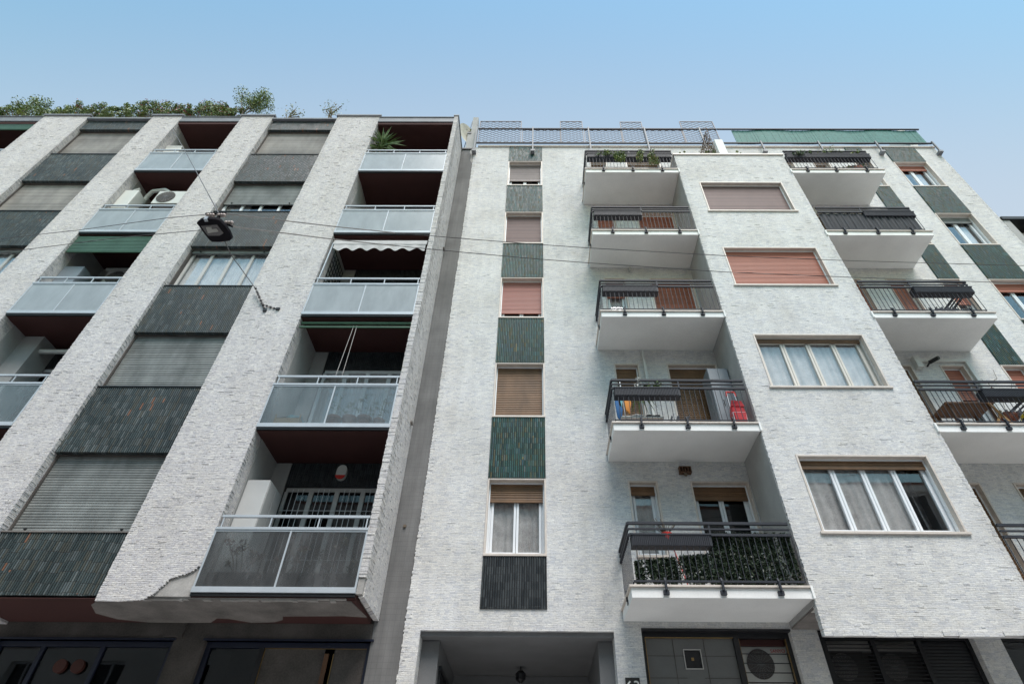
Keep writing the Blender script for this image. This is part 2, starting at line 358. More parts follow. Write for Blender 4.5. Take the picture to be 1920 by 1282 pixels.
def ribs_v(mb, x0, x1, z0, z1, Y, p, d, yb=None):
    """vertical half-round ribs, phase locked to the tile pattern"""
    k = math.floor(x0/p); pts = []
    while k*p < x1:
        for fr, dd in ((.0, 0), (.1, .0), (.2, .7), (.5, 1), (.8, .7), (.93, .0)):
            x = (k+fr)*p
            if x0 < x < x1: pts.append((x, Y-d*dd))
        k += 1
    pts = [(x0, Y)]+pts+[(x1, Y)]
    for a, b in zip(pts, pts[1:]): mb.quad((a[0], a[1], z0), (b[0], b[1], z0), (b[0], b[1], z1), (a[0], a[1], z1))
    yb = yb or Y+.1
    mb.quad((x0, Y, z0), (x0, yb, z0), (x1, yb, z0), (x1, Y, z0)); mb.quad((x0, Y, z1), (x1, Y, z1), (x1, yb, z1), (x0, yb, z1))
    mb.quad((x0, Y, z0), (x0, Y, z1), (x0, yb, z1), (x0, yb, z0)); mb.quad((x1, Y, z0), (x1, yb, z0), (x1, yb, z1), (x1, Y, z1))
    mb.quad((x0, yb, z0), (x0, yb, z1), (x1, yb, z1), (x1, yb, z0))
    return mb
def slats_h(mb, x0, x1, z0, z1, Y, p=.05, d=.012, t=.02):
    k = math.floor(z0/p); pts = []
    while k*p < z1:
        for fr, dd in ((.0, 0), (.12, .0), (.16, .75), (.55, 1), (.9, .6), (.96, 0)):
            z = (k+fr)*p
            if z0 < z < z1: pts.append((z, Y-d*dd))
        k += 1
    pts = [(z0, Y)]+pts+[(z1, Y)]
    for a, b in zip(pts, pts[1:]): mb.quad((x0, a[1], a[0]), (x1, a[1], a[0]), (x1, b[1], b[0]), (x0, b[1], b[0]))
    mb.box(x0, x1, Y+.001, Y+t, z0, z1)
    return mb

def tri_leaf(mb, c, s, rg, up=.0):
    a = Vector((rg.gauss(0, 1), rg.gauss(0, 1), rg.gauss(0, 1)+up)).normalized(); b = a.cross(Vector((rg.gauss(0, 1), rg.gauss(0, 1), rg.gauss(0, 1)))).normalized()
    c = Vector(c); i = len(mb.v)
    mb.v += [tuple(c-a*s), tuple(c+b*s*.42), tuple(c+a*s), tuple(c-b*s*.42)]; mb.f.append((i, i+1, i+2, i+3))
def bush(root, c, rx, ry, h, n, s, mats, seed=1, lumps=7, stems=6, flowers=0, fm='flower'):
    """stems with leaf clumps standing on c"""
    rg = random.Random(seed); c = Vector(c)
    st = MB(); tips = []
    for k in range(lumps):
        t = c+Vector((rg.uniform(-rx, rx), rg.uniform(-ry, ry), h*rg.uniform(.25, 1)))
        tips.append((t, rg.uniform(.18, .34)*max(rx*.9, h*.5)))
        if k < stems: st.tube([tuple(c+Vector((rg.uniform(-.2, .2)*rx, 0, 0))), tuple(c.lerp(t, .5)+Vector((rg.uniform(-.05, .05), 0, 0))), tuple(t)], .012+.006*h, 4)
    per = max(1, n//lumps); mbs = [MB() for _ in mats]; fl = MB()
    for t, r in tips:
        k0 = rg.randrange(len(mats))
        for _ in range(per):
            d = Vector((rg.gauss(0, 1), rg.gauss(0, 1), rg.gauss(0, 1))).normalized()*r*rg.random()**.45; d.y *= .8
            if (t+d).z < c.z-.02: d.z = abs(d.z)
            k = k0 if rg.random() < .7 else rg.randrange(len(mats))
            tri_leaf(mbs[k], t+d, s*rg.uniform(.6, 1.2), rg)
        for _ in range(flowers):
            d = Vector((rg.gauss(0, 1), rg.gauss(-.4, 1), rg.gauss(0, 1))).normalized()*r
            for q in range(3): tri_leaf(fl, t+d+Vector((rg.uniform(-.03, .03),)*3), s*.6, rg)
    if st.v: st.build('stem', M['stem'], root)
    for mb, m in zip(mbs, mats):
        if mb.v: mb.build('foliage', M[m], root)
    if fl.v: fl.build('flower', M[fm], root)

# ------------------------------------------------------------------ ground
MB().box(-150, 150, -60, 150, GZ-.3, GZ-.02).build('ground', M['paving'], kind='structure')
MB().box(-90, 90, .9, 8.6, GZ-.02, GZ).build('road', M['asphalt'], kind='structure')
MB().box(-90, 90, 8.76, 24, GZ-.02, GZ+.13).build('pavement', M['paving'], kind='structure')
MB().box(-90, 90, -12, .74, GZ-.02, GZ+.126).build('pavement', M['paving'], kind='structure')
MB().box(-90, 90, 8.6, 8.76, GZ-.02, GZ+.135).build('kerb', M['kerb'], kind='structure')
MB().box(-90, 90, .74, .9, GZ-.02, GZ+.131).build('kerb', M['kerb'], kind='structure')
mk = MB()
for k in range(-12, 13): mk.box(k*6-1.5, k*6+1.5, 4.7, 4.82, GZ+.001, GZ+.005)
mk.build('road_marking', M['line'], kind='structure')

# ------------------------------------------------------------------ block across the street (seen in the window reflections only)
ob = thing('apartment_building', (0, -3.2, GZ), 'plain ochre rendered block across the street, mirrored in the window panes', 'building')
holes = []
for k in range(4):
    for i in range(-9, 10): holes.append((i*3.2-.6, i*3.2+.6, 3.4+k*3.0, 5.1+k*3.0))
holes = [(a, b, c-2.4, d-2.4) for a, b, c, d in holes]
wall(MB(), -32, 32, GZ, 12.0, -3.5, .3, holes).build('wall', M['render_opp'], ob)
MB().box(-32, 32, -14, -3.52, 12.0, 12.3).build('roof', M['terracotta'], ob)
MB().box(-32, 32, -14, -13.7, GZ, 12.0).box(-32, -31.7, -13.7, -3.6, GZ, 12.0).box(31.7, 32, -13.7, -3.6, GZ, 12.0).build('wall', M['render_opp'], ob)
for k, h in enumerate(holes):
    g = MB()
    for a in (h[0], (h[0]+h[1])/2-.03, h[1]-.06): g.box(a, a+.06, -3.45, -3.4, h[2], h[3])
    g.box(h[0]+.06, h[1]-.06, -3.449, -3.401, h[2], h[2]+.06); g.box(h[0]+.06, h[1]-.06, -3.449, -3.401, h[3]-.06, h[3])
    fr = g.build('window', M['white'], ob) if k < 90 else None
    if fr: MB().box(h[0]+.05, h[1]-.05, -3.44, -3.43, h[2]+.05, h[3]-.05).build('pane', M['glass_dark'], fr)

# ================================================================== RIGHT BUILDING
RF, BF, GF = 10.5, 9.36, 9.345
rb = thing('apartment_building', (6, 10.5, GZ), 'white split-stone apartment block with green tile panels and a projecting bay', 'building')
ST = 3.055
bx0, bx1 = 4.333, 7.75
Hs = []                                                  # holes of the main wall
Hs.append((-1.9, 1.35, GZ, 2.94))
Hs.append((1.81, 4.31, GZ+.5, 2.985)); Hs.append((4.76, 7.32, GZ+.5, 2.97)); Hs.append((7.77, 10.4, GZ+.5, 2.97))
Hs.append((bx0+.3, bx1-.3, 3.2, 16.0))
colz = [(4.20, 5.76), (7.24, 8.79), (10.28, 11.84), (13.32, 14.90), (16.37, 17.90)]
for a, b in colz:
    Hs.append((-.93, .24, a, b)); Hs.append((11.02, 11.62, a, b)); Hs.append((12.38, 13.53, a, b))
for k in range(5):
    z = 3.29+ST*k; t = 5.72+ST*k
    Hs.append((1.88, 2.48, 4.19+ST*k, t)); Hs.append((3.13, 4.31, z+.02, t))
    Hs.append((8.0, 8.92, z+.02, t)); Hs.append((9.58, 10.16, z+.02, t))
wall(MB(), -2.17, 14.26, GZ, 18.85, RF, .3, Hs).build('wall', M['stone'], rb)
s = MB(); edge_stones(s, -2.165, RF, GZ, 18.8, -1, amt=.02); edge_stones(s, 14.26, RF, 5, 18.8, 1)
face_stones(s, -2.1, -1.0, RF, 2.95, 18.7, 7, .012); face_stones(s, .32, 1.5, RF, 2.95, 18.7, 7, .012)
face_stones(s, 10.5, 10.95, RF, 5, 18.7, 6); face_stones(s, 11.7, 12.3, RF, 5, 18.7, 6); face_stones(s, 13.6, 14.2, RF, 6, 18.7, 6)
for k in range(5):
    face_stones(s, 1.5, 4.3, RF, 5.78+ST*k, 6.15+ST*k, 9, .02); face_stones(s, 8, 10.5, RF, 5.78+ST*k, 6.15+ST*k, 9, .02)
s.build('stone_course', M['stone'], rb)
# shell: back, sides, roof, floors
sh = MB().box(-2.17, 14.26, 18, 18.3, GZ, 18.8).box(-2.17, -1.9, 10.8, 18, GZ, 18.8).box(13.96, 14.26, 10.8, 18, GZ, 18.8).box(-2.17, 14.26, 10.8, 18.3, 18.5, 18.8)
for k in range(5): sh.box(-1.9, 13.96, 10.8, 18, 3.0+ST*k, 3.25+ST*k)
for xx in (1.45, 2.8, 4.45, 7.6, 9.2, 10.7, 11.95): sh.box(xx, xx+.12, 10.8, 18, 3.25, 18.5)
sh.build('inner_structure', M['plaster'], rb)
MB().box(-2.05, 14.28, RF-.05, RF+.35, 18.85, 18.93).build('parapet_coping', M['marble'], rb, .01)
for k, a in enumerate([(2.99+.29, 4.19)]+[(colz[i][1], colz[i+1][0]) for i in range(4)]+[(17.90, 18.84)]):
    for x0, x1 in ((-.93, .24), (11.02, 11.62), (12.38, 13.53)):
        o = ribs_v(MB(), x0+.004, x1-.004, a[0]+.004, a[1]-.004, RF-.012, .0425, .016, RF+.02).build('tile_panel', M['tile_dark' if k == 0 else 'tile'], rb)
        if k == 0 and x0 < 0: lab(o, 'almost black tiled panel under the lowest window')

# ---- windows
def window(root, x0, x1, z0, z1, Y, dep=.18, leaves=2, sh_to=None, shm='sh_brown', fm='white', cur='curtain', curw=1.0, sill=True, surround='marble', door=False, glassm='glass', shbox=0, label=None, rim=.035, sillx=0.0, bare=99):
    s = MB(); P = .014
    s.box(x0, x0+rim, Y-P, Y+dep+.02, z0, z1); s.box(x1-rim, x1, Y-P, Y+dep+.02, z0, z1); s.box(x0+rim, x1-rim, Y-P+.001, Y+dep+.019, z1-rim, z1)
    w_ = s.build('window' if not door else 'balcony_door', M[surround], root, .004)
    if label: lab(w_, label)
    if sill: MB().box(x0-sillx, x1+sillx+.0, Y-.04, Y+dep+.015, z0-.015, z0+.03).build('sill', M[surround], w_, .004)
    a, b, c, d = x0+rim, x1-rim, z0+.03, z1-rim; yf = Y+dep
    if sh_to is not None and sh_to < d:
        so = slats_h(MB(), a+.004, b-.004, max(sh_to, c+.002), d-.002, yf-.05, .05, .011)
        so.box(a+.006, b-.006, yf-.066, yf-.03, max(sh_to, c)-.03 if sh_to > c+.05 else c+.003, max(sh_to, c+.01)+.02)
        so.build('shutter', M[shm], w_)
    MB().box(a, a+.025, yf-.075, yf-.02, c, d).box(b-.025, b, yf-.075, yf-.02, c, d).box(a+.025, b-.025, yf-.075, yf-.062, d-.03, d).build('shutter_guide', M['grey_frame' if fm != 'white' else fm], w_)
    if sh_to is None or sh_to > c+.06:
        top = (d-shbox) if shbox else d
        f = MB(); t = .055
        f.box(a, a+t, yf, yf+.07, c, top).box(b-t, b, yf, yf+.07, c, top).box(a+t, b-t, yf+.001, yf+.069, c, c+t).box(a+t, b-t, yf+.001, yf+.069, top-t, top)
        if shbox: f.box(a, b, yf+.002, yf+.07, top, d)
        W = (b-a-2*t)/leaves; e = .05; pn = MB(); y1 = yf-.012
        for k in range(leaves):
            p = a+t+k*W; q = p+W; g = .004
            f.box(p+g, p+e, y1, yf+.05, c+t, top-t).box(q-e, q-g, y1, yf+.05, c+t, top-t).box(p+e, q-e, y1+.001, yf+.049, c+t, c+t+e).box(p+e, q-e, y1+.001, yf+.049, top-t-e, top-t)
            pn.box(p+e-.003, q-e+.003, yf+.015, yf+.021, c+t+e-.003, top-t-e+.003)
        f.build('frame', M[fm], w_, .004); pn.build('pane', M[glassm], w_)
        if cur:
            cu = MB(); n = max(12, int((b-a)*30)); yc = yf+.09
            for side in range(min(leaves, bare)):
                p = a+side*(b-a)/leaves; q = p+(b-a)/leaves*curw; n = int((q-p)*42)+4
                ph = rnd.uniform(0, 9); pts = [(p+(q-p)*i/n, yc+.012*math.sin(i*.83+ph+1.3*math.sin(i*.21+ph))+.010*math.sin(i*.37+ph)) for i in range(n+1)]
                for u, v in zip(pts, pts[1:]): cu.quad((u[0], u[1], c), (v[0], v[1], c), (v[0], v[1], d), (u[0], u[1], d))
            cu.build('curtain', M[cur], w_, smooth=True)
    return w_

L = [dict(sh_to=5.34, shm='sh_brown', cur='curtain_grey', curw=.9, label='white double window under a raised brown shutter'),
     dict(sh_to=7.2, shm='sh_brown', label='window behind a closed dark brown shutter'),
     dict(sh_to=10.62, shm='sh_pink', cur=None, label='window behind a nearly closed salmon shutter'),
     dict(sh_to=13.3, shm='sh_mauve', label='window behind a closed mauve shutter'),
     dict(sh_to=16.90, shm='sh_taupe', cur=None, label='window with taupe shutter lowered to a gap')]
for (a, b), k in zip(colz, L): window(rb, -.93, .24, a, b, RF, dep=.19, **k)
NR = [dict(sh_to=4.2, shm='sh_brown'), dict(sh_to=8.2, shm='sh_orange'), dict(sh_to=11.0, shm='sh_orange'), dict(sh_to=13.3, shm='sh_grey'), dict(sh_to=17.4, shm='sh_taupe')]
for (a, b), k in zip(colz, NR): window(rb, 11.02, 11.62, a, b, RF, dep=.19, leaves=1, **k)
WR = [dict(sh_to=4.2, shm='sh_brown'), dict(sh_to=7.9, shm='sh_brown'), dict(sh_to=11.5, shm='sh_orange', cur=None, label='open window under a half raised terracotta shutter'),
      dict(sh_to=14.6, shm='sh_grey', curw=.7), dict(sh_to=17.6, shm='sh_orange', curw=.7)]
for (a, b), k in zip(colz, WR): window(rb, 12.38, 13.53, a, b, RF, dep=.19, **k)
# ---- bay
BW = [(4.15, 5.65), (7.21, 8.70), (10.29, 11.76), (13.34, 14.81)]
MB().box(bx0+.02, bx1, BF, BF+.12, 2.6, 2.98).build('bay_skirt', M['stone'], rb)
wall(MB(), bx0+.02, bx1, 2.981, 16.33, BF, .25, [(4.84, 7.27, a, b) for a, b in BW]).build('bay_front', M['stone'], rb)
s = MB(); edge_stones(s, bx0+.02, BF, 2.6, 16.3, -1, amt=.014); edge_stones(s, bx1, BF, 2.6, 16.3, 1, amt=.014)
for z0, z1 in zip([2.65]+[b+.03 for a, b in BW], [a-.08 for a, b in BW]+[16.2]): face_stones(s, 4.4, 7.7, BF, z0, z1, 10, .014)
face_stones(s, 4.4, 4.8, BF, 2.6, 16.2, 8); face_stones(s, 7.32, 7.7, BF, 2.6, 16.2, 8)
x = bx0
while x < bx1-.1:
    l = rnd.uniform(.08, .3); s.box(x, min(x+l, bx1), BF-rnd.uniform(.004, .02), BF+.05, 2.6-rnd.uniform(0, .025), 2.66); x += l+.004
s.build('bay_stone_course', M['stone'], rb)
MB().box(bx0, bx0+.2, BF+.03, RF, 3.02, 16.33).box(bx1-.2, bx1-.001, BF+.26, RF, 3.02, 16.33).box(bx0+.2, bx1-.2, RF-.05, RF-.001, 16.2, 16.33).build('bay_side', M['plaster'], rb)
MB().box(bx0+.01, bx1-.01, BF+.125, RF-.001, 2.99, 3.015).build('bay_soffit', M['plaster_dirty'], rb)
ff = MB()
for k in range(5): ff.box(bx0+.2, bx1-.2, BF+.26, RF+.28, 3.0+ST*k, 3.25+ST*k)
ff.build('bay_floor', M['plaster'], rb)
MB().box(bx0-.02, bx1+.02, BF-.04, RF, 16.33, 16.40).build('bay_coping', M['marble'], rb, .008)
BK = [dict(sh_to=5.45, shm='sh_brown', cur='curtain_grey', curw=1, bare=3, label='four-leaf white bay window with blinds, lowest of the bay'),
      dict(sh_to=8.58, shm='sh_brown', fm='cream', cur='curtain', curw=.97, label='four-leaf cream bay window with white net curtains'),
      dict(sh_to=10.2, shm='sh_orange', label='bay window behind a closed terracotta shutter'),
      dict(sh_to=13.2, shm='sh_mauve', label='bay window behind a closed mauve shutter')]
for (a, b), k in zip(BW, BK): window(rb, 4.84, 7.27, a, b, BF, dep=.17, leaves=4, sillx=.04, **k)

# ---- balcony doors and windows
def dset(k, X):
    t = 5.72+ST*k; z = 3.31+ST*k
    if X == 'L':
        a = [dict(sh_to=t-.22, cur='curtain_grey'), dict(sh_to=0), dict(sh_to=t-.62, shm='sh_orange', cur='curtain'), dict(sh_to=0, shm='sh_orange'), dict(sh_to=t-.2, cur=None)][k]
        b = [dict(sh_to=t-.32, cur=None, glassm='glass_dark'), dict(sh_to=0), dict(sh_to=0, shm='sh_orange'), dict(sh_to=0, shm='sh_orange'), dict(sh_to=t-.3, cur='curtain')][k]
        if a.get('sh_to') == 0: a['sh_to'] = z-1
        if b.get('sh_to') == 0: b['sh_to'] = z-1
        window(rb, 1.88, 2.48, 4.19+ST*k, t, RF, leaves=1, **a); window(rb, 3.13, 4.31, z, t, RF, leaves=2, door=True, sill=False, **b)
    else:
        a = [dict(sh_to=z, shm='sh_brown'), dict(sh_to=t-.9, shm='sh_orange', cur=None), dict(sh_to=z, shm='sh_orange'), dict(sh_to=z), dict(sh_to=t-.3)][k]
        window(rb, 9.58, 10.16, z, t, RF, leaves=1, door=True, sill=False, **a)
        window(rb, 8.0, 8.92, z, t, RF, leaves=2, door=True, sill=False, sh_to=[z, z, z, z, t-.5][k], shm=['sh_brown', 'sh_brown', 'sh_orange', 'sh_brown', 'sh_taupe'][k], surround='marble')
for k in range(5): dset(k, 'L'); dset(k, 'R')

# ---- balconies
def balcony(k, side):
    zt = 3.29+ST*k; x0, x1 = (1.53, bx0) if side == 'L' else (bx1, 10.55)
    # slab with plastered underside and face
    o = MB().box(x0, x1, GF+.0, RF, zt-.19, zt-.035).build('balcony', M['plaster_white'], rb, .006)
    lab(o, '%s balcony on the %s side of the bay' % (['first', 'second', 'third', 'fourth', 'fifth'][k]+' floor', 'left' if side == 'L' else 'right'))
    c = MB()
    if side == 'L': c.box(x0-.03, x1+.03 if False else x1, GF-.035, RF, zt-.034, zt)
    else: c.box(x0, x1+.03, GF-.035, RF, zt-.034, zt)
    c.build('coping', M['marble'], o, .005)
    # the end of the slab laps a little over the bay corner
    g = MB()
    if side == 'L': g.box(x1+.001, x1+.035, GF-.03, GF+.015, zt-.19, zt)
    else: g.box(x0-.035, x0-.001, GF-.03, GF+.015, zt-.19, zt)
    g.build('slab_end', M['plaster_white'], o)
    yr = GF-.03; xa, xb = (x0+.05, x1-.06) if side == 'L' else (x0+.04, x1-.16)
    xe = xa if side == 'L' else xb                        # free end
    r = MB()
    for dz, wd in ((1.0, .045), (.9, .028), (.8, .042)):
        r.bar((xa, yr, zt+dz), (xb, yr, zt+dz), wd); r.bar((xe, yr, zt+dz-.001), (xe, RF, zt+dz-.001), wd*.96)
    if k == 0 and side == 'L':
        r.bar((xa, yr, zt+.05), (xb, yr, zt+.05), .03)
    else: r.bar((xa, yr, zt+.03), (xb, yr, zt+.03), .02)
    r.bar((xe, yr, zt+.031), (xe, RF, zt+.031), .02)
    r.build('railing', M['anth'], o)
    b = MB(); n = round((xb-xa)/.105)
    for i in range(n+1):
        x = xa+(xb-xa)*i/n; b.bar((x, yr, zt+.04), (x, yr, zt+.8), .0105)
    n = round((RF-yr)/.105)
    for i in range(1, n): y = yr+(RF-yr)*i/n; b.bar((xe, y, zt+.04), (xe, y, zt+.8), .0105)
    b.build('baluster', M['anth'], o)
    px = (2.07, 2.96, 3.85) if side == 'L' else (8.23, 9.1, 10.02)
    for i, x in enumerate(px):
        m = MB(); m.bar((x, yr-.03, zt-.09), (x, yr-.03, zt+.05), .03, .04); m.box(x-.045, x+.045, GF-.045, GF-.001, zt-.15, zt-.085); m.bar((x, yr-.028, zt+.04), (x, yr+.005, zt+.1), .028)
        m.build('bracket', M['anth'], o)
    for yy in (GF+.45,):
        m = MB(); X = xe-(.06 if side == 'L' else -.1); m.bar((X, yy, zt-.1), (X, yy, zt+.06), .03); m.box(min(X, x0 if side == 'L' else x1)-.0, max(X, x0 if side == 'L' else x1)+.001, yy-.045, yy+.045, zt-.15, zt-.09)
        m.build('bracket', M['anth'], o)
    m = MB(); xm = 2.94 if side == 'L' else 9.0
    m.bar((xm, yr+.002, zt+.8), (xm, yr+.002, zt+1.0), .03); m.build('rail_post', M['anth'], o)
    return o
bals = {(k, s_): balcony(k, s_) for k in range(5) for s_ in 'LR'}

ordn = ['lowest', 'second lowest', 'middle', 'second highest', 'top']
def planter(k, side, x0, x1, empty=True, full=False):
    zt = 3.29+ST*k; yr = GF+.14; z0, z1 = zt+.61, zt+.81; y1 = yr-.20
    t = thing('planter_box', ((x0+x1)/2, yr-.1, z0), '%sdark grey ribbed planter box hung on the %s balcony rail %s of the bay' % ('long ' if full else '', ordn[k], 'left' if side == 'L' else 'right'), 'planter', 'planter boxes on the balcony rails')
    m = MB(); n = int((x1-x0)/.032)
    m.box(x0, x1, yr-.19, yr, z0, z0+.02); m.box(x0, x1, yr-.012, yr, z0+.02, z1)
    m.box(x0, x0+.012, yr-.19, yr-.012, z0+.02, z1); m.box(x1-.012, x1, yr-.19, yr-.012, z0+.02, z1)
    m.box(x0+.012, x1-.012, yr-.19, yr-.18, z0+.02, z1); m.box(x0-.008, x1+.008, yr-.21, yr-.188, z1-.022, z1+.004)
    for i in range(n): x = x0+.02+i*(x1-x0-.04)/n; m.box(x, x+.016, yr-.203, yr-.189, z0+.004, z1-.024)
    m.build('box', M['anth'], t); MB().box(x0+.014, x1-.014, yr-.178, yr-.014, z0+.03, z1-.04).build('soil', M['stem'], t)
    return z1-.04, yr-.1
for k in range(4): planter(k, 'L', 1.62, 2.94)
planter(4, 'L', 1.62, 4.24, full=True)
for k in range(4): planter(k, 'R', 9.03, 10.42)
planter(4, 'R', 7.82, 10.42, full=True)

# ---- passage
MB().box(-1.9, -1.6, 10.8, 13.2, GZ, 2.86).build('passage_wall', M['grey_ceiling'], rb)
MB().box(1.1, 1.35, 10.8, 13.2, GZ, 2.86).build('passage_wall', M['grey_ceiling'], rb)
MB().box(-1.9, 1.35, RF+.06, 13.2, 2.87, 2.985).build('passage_ceiling', M['grey_ceiling'], rb)
MB().box(-1.9, 1.35, 13.2, 13.5, 2.3, 2.86).build('passage_beam', M['grey_ceiling'], rb)
g = MB()
for i in range(14): g.box(-1.595, -1.56, 11.0+i*.16, 11.06+i*.16, GZ, 2.45)
g.box(-1.6, -1.55, 10.95, 13.2, 2.45, 2.52); g.build('slatted_gate', M['black'], rb)
MB().box(-1.6, 1.1, 17.6, 17.7, GZ, 2.9).build('passage_back_wall', M['dark'], rb)
pl = thing('ceiling_lamp', (-.24, 12.5, 2.87), 'small dark lantern hanging in the entrance passage', 'lamp')
MB().bar((-.24, 12.5, 2.87), (-.24, 12.5, 2.8), .02).lathe((-.24, 12.5, 2.6), [(.03, 0), (.09, .05), (.1, .15), (.05, .2), (.01, .21)], 10).build('shade', M['black'], pl)

# ---- ground floor shop windows of the right building
def shopwin(x0, x1, z1, mat='black', y=RF+.12):
    m = MB().box(x0+.001, x0+.07, y, y+.08, GZ+.51, z1).box(x1-.07, x1-.001, y, y+.08, GZ+.51, z1).box(x0+.07, x1-.07, y, y+.08, z1-.09, z1)
    m.box(x0, x1, RF-.02, RF+.1, z1-.02, z1+.012)
    return m.build('shop_window', M[mat], rb)
s1 = shopwin(1.81, 4.31, 2.98)
m = MB(); vx0, vx1, vz0, vz1 = 2.51, 2.78, 2.44, 2.71
wall(m, 1.88, 3.36, GZ+.51, 2.89, RF+.17, .01, [(vx0, vx1, vz0, vz1)]); m.build('glazed_panel', M['shoppanel'], s1)
j = MB()
for x in (2.34, 2.86): j.box(x, x+.008, RF+.163, RF+.169, GZ+.6, 2.89)
for z in (2.30, 2.62, 1.9): j.box(1.88, 2.5, RF+.164, RF+.168, z, z+.006); j.box(2.79, 3.36, RF+.164, RF+.168, z, z+.006)
j.build('panel_joint', M['plaster_brown'], s1)
MB().box(3.36, 3.45, RF+.11, RF+.2, GZ+.5, 2.89).build('mullion', M['black'], s1)
MB().box(1.875, 1.885, RF+.115, RF+.165, GZ+.6, 2.89).box(1.88, 3.36, RF+.115, RF+.165, 2.885, 2.893).box(3.45, 3.457, RF+.115, RF+.165, GZ+.6, 2.88).box(4.232, 4.239, RF+.115, RF+.165, GZ+.6, 2.88).build('brass_strip', M['gold'], s1)
v = MB().box(vx0-.012, vx0, RF+.15, RF+.168, vz0, vz1).box(vx1, vx1+.012, RF+.15, RF+.168, vz0, vz1).box(vx0-.012, vx1+.012, RF+.15, RF+.168, vz1, vz1+.012).box(vx0-.012, vx1+.012, RF+.15, RF+.168, vz0-.012, vz0).build('vent_frame', M['grey_frame'], s1)
MB().box(vx0, vx1, RF+.19, RF+.2, vz0, vz1).build('vent_mesh', M['black'], s1); MB().box(2.62, 2.66, RF+.17, RF+.19, 2.56, 2.6).build('vent_knob', M['gold'], s1)
b = MB()
for i in range(5): b.box(3.46, 4.23, RF+.13, RF+.145, 2.10+i*.137, 2.112+i*.137)
b.build('security_bar', M['black'], s1)
MB().box(3.46, 4.23, RF+1.3, RF+1.32, GZ+.6, 2.9).box(3.3, 4.4, RF+.35, RF+1.3, 2.9, 2.98).build('recess_lining', M['redbrown'], s1)
MB().box(3.46, 4.23, RF+.25, RF+.27, 2.80, 2.9).build('red_band', M['redbrown'], s1)

def ac_unit(cx, y, z0, label, wd=.78, h=.54, text=False, cat='air conditioner', group='outdoor air conditioning units', bm='ac'):
    t = thing('air_conditioner', (cx, y+.15, z0), label, cat, group)
    x0, x1 = cx-wd/2, cx+wd/2
    MB().box(x0, x1, y, y+.3, z0, z0+h).build('casing', M[bm], t, .015)
    fx, fz, r = cx-wd*.13, z0+h*.5, h*.42; m = MB(); n = 28
    ring = lambda rr: [(fx+rr*math.cos(2*math.pi*i/n), fz+rr*math.sin(2*math.pi*i/n)) for i in range(n)]
    m.prism(ring(r), y-.012, y-.001); m.build('fan_recess', M['plaster_brown'], t)
    g_ = MB()
    for q in range(3, 10):
        a, b2 = ring(r*q/9), ring(r*q/9-.006)
        for i in range(n): jn = (i+1) % n; g_.quad((a[i][0], y-.022, a[i][1]), (a[jn][0], y-.022, a[jn][1]), (b2[jn][0], y-.022, b2[jn][1]), (b2[i][0], y-.022, b2[i][1]))
    g_.box(fx-.06, fx+.06, y-.028, y-.02, fz-.018, fz+.018)
    for i in range(8): an = math.pi*i/8; g_.bar((fx-r*math.cos(an), y-.02, fz-r*math.sin(an)), (fx+r*math.cos(an), y-.02, fz+r*math.sin(an)), .006)
    g_.build('fan_grille', M['grey_ceiling'], t)
    if text: txt('SANYO', x1-.15, y-.004, z0+h-.095, .075, M['brandred'], t, 'lettering')
    return t
def txt(s_, x, y, z, size, mat, parent, name):
    cu = bpy.data.curves.new(name, 'FONT'); cu.body = s_; cu.size = size; cu.extrude = .002; cu.align_x = 'CENTER'
    tmp = bpy.data.objects.new('tmp', cu); COL.objects.link(tmp)
    dg = bpy.context.evaluated_depsgraph_get(); me = bpy.data.meshes.new_from_object(tmp.evaluated_get(dg)); bpy.data.objects.remove(tmp)
    me.materials.clear(); me.materials.append(mat)
    o = bpy.data.objects.new(name, me); COL.objects.link(o); me.transform(Matrix.Rotation(math.pi/2, 4, 'X'))
    off = Vector((0, 0, 0)); p = parent
    while p is not None: off += p.location; p = p.parent
    me.transform(Matrix.Translation(Vector((x, y, z))-off)); o.parent = parent
    return o
ac_unit(3.93, 10.92, 2.30, 'off-white air conditioning unit with red lettering behind the bars beside the grey panels', text=True)
ng = thing('house_number_sign', (1.58, RF-.02, 2.0), 'black house number plate reading 63 by the entrance passage', 'sign')
MB().box(1.465, 1.695, RF-.02, RF-.003, 2.0, 2.265).build('plate', M['sign'], ng, .003)
txt('63', 1.58, RF-.0225, 2.055, .24, M['signtxt'], ng, 'numerals')
s2 = shopwin(4.76, 7.32, 2.965); s3 = shopwin(7.77, 10.4, 2.965)
for i, x in enumerate((4.83, 5.65, 6.42)):
    MB().box(x+.0, x+.07, RF+.11, RF+.2, GZ+.5, 2.87).build('mullion', M['black'], s2)
b = MB()
for i in range(13): b.box(4.9, 5.65, RF+.13, RF+.15, 2.14+i*.055, 2.155+i*.055); b.box(5.72, 6.42, RF+.13, RF+.15, 2.14+i*.055, 2.155+i*.055)
b.build('louvre', M['black'], s2)
slats_h(MB(), 6.49, 7.25, GZ+.52, 2.87, RF+.16, .05, .01).build('shutter', M['black'], s2)
ac_unit(5.27, 10.85, 2.28, 'dark air conditioning unit behind louvres, nearer to the grey panelled window', .62, .48, bm='dark')
ac_unit(6.1, 10.85, 2.28, 'dark air conditioning unit behind louvres, beside the black shutter under the bay', .62, .48, bm='dark')
MB().box(7.9, 9.0, RF+.25, RF+.27, 2.5, 2.8).build('notice_board', M['grey_frame'], s3); MB().box(7.84, 10.33, RF+.17, RF+.18, GZ+.52, 2.87).build('pane', M['glass_dark'], s3)
MB().box(4.5, 10.5, 11.9, 12.0, GZ, 3.0).box(1.5, 4.45, 11.95, 12.05, GZ, 3.0).build('inner_wall', M['dark'], rb)

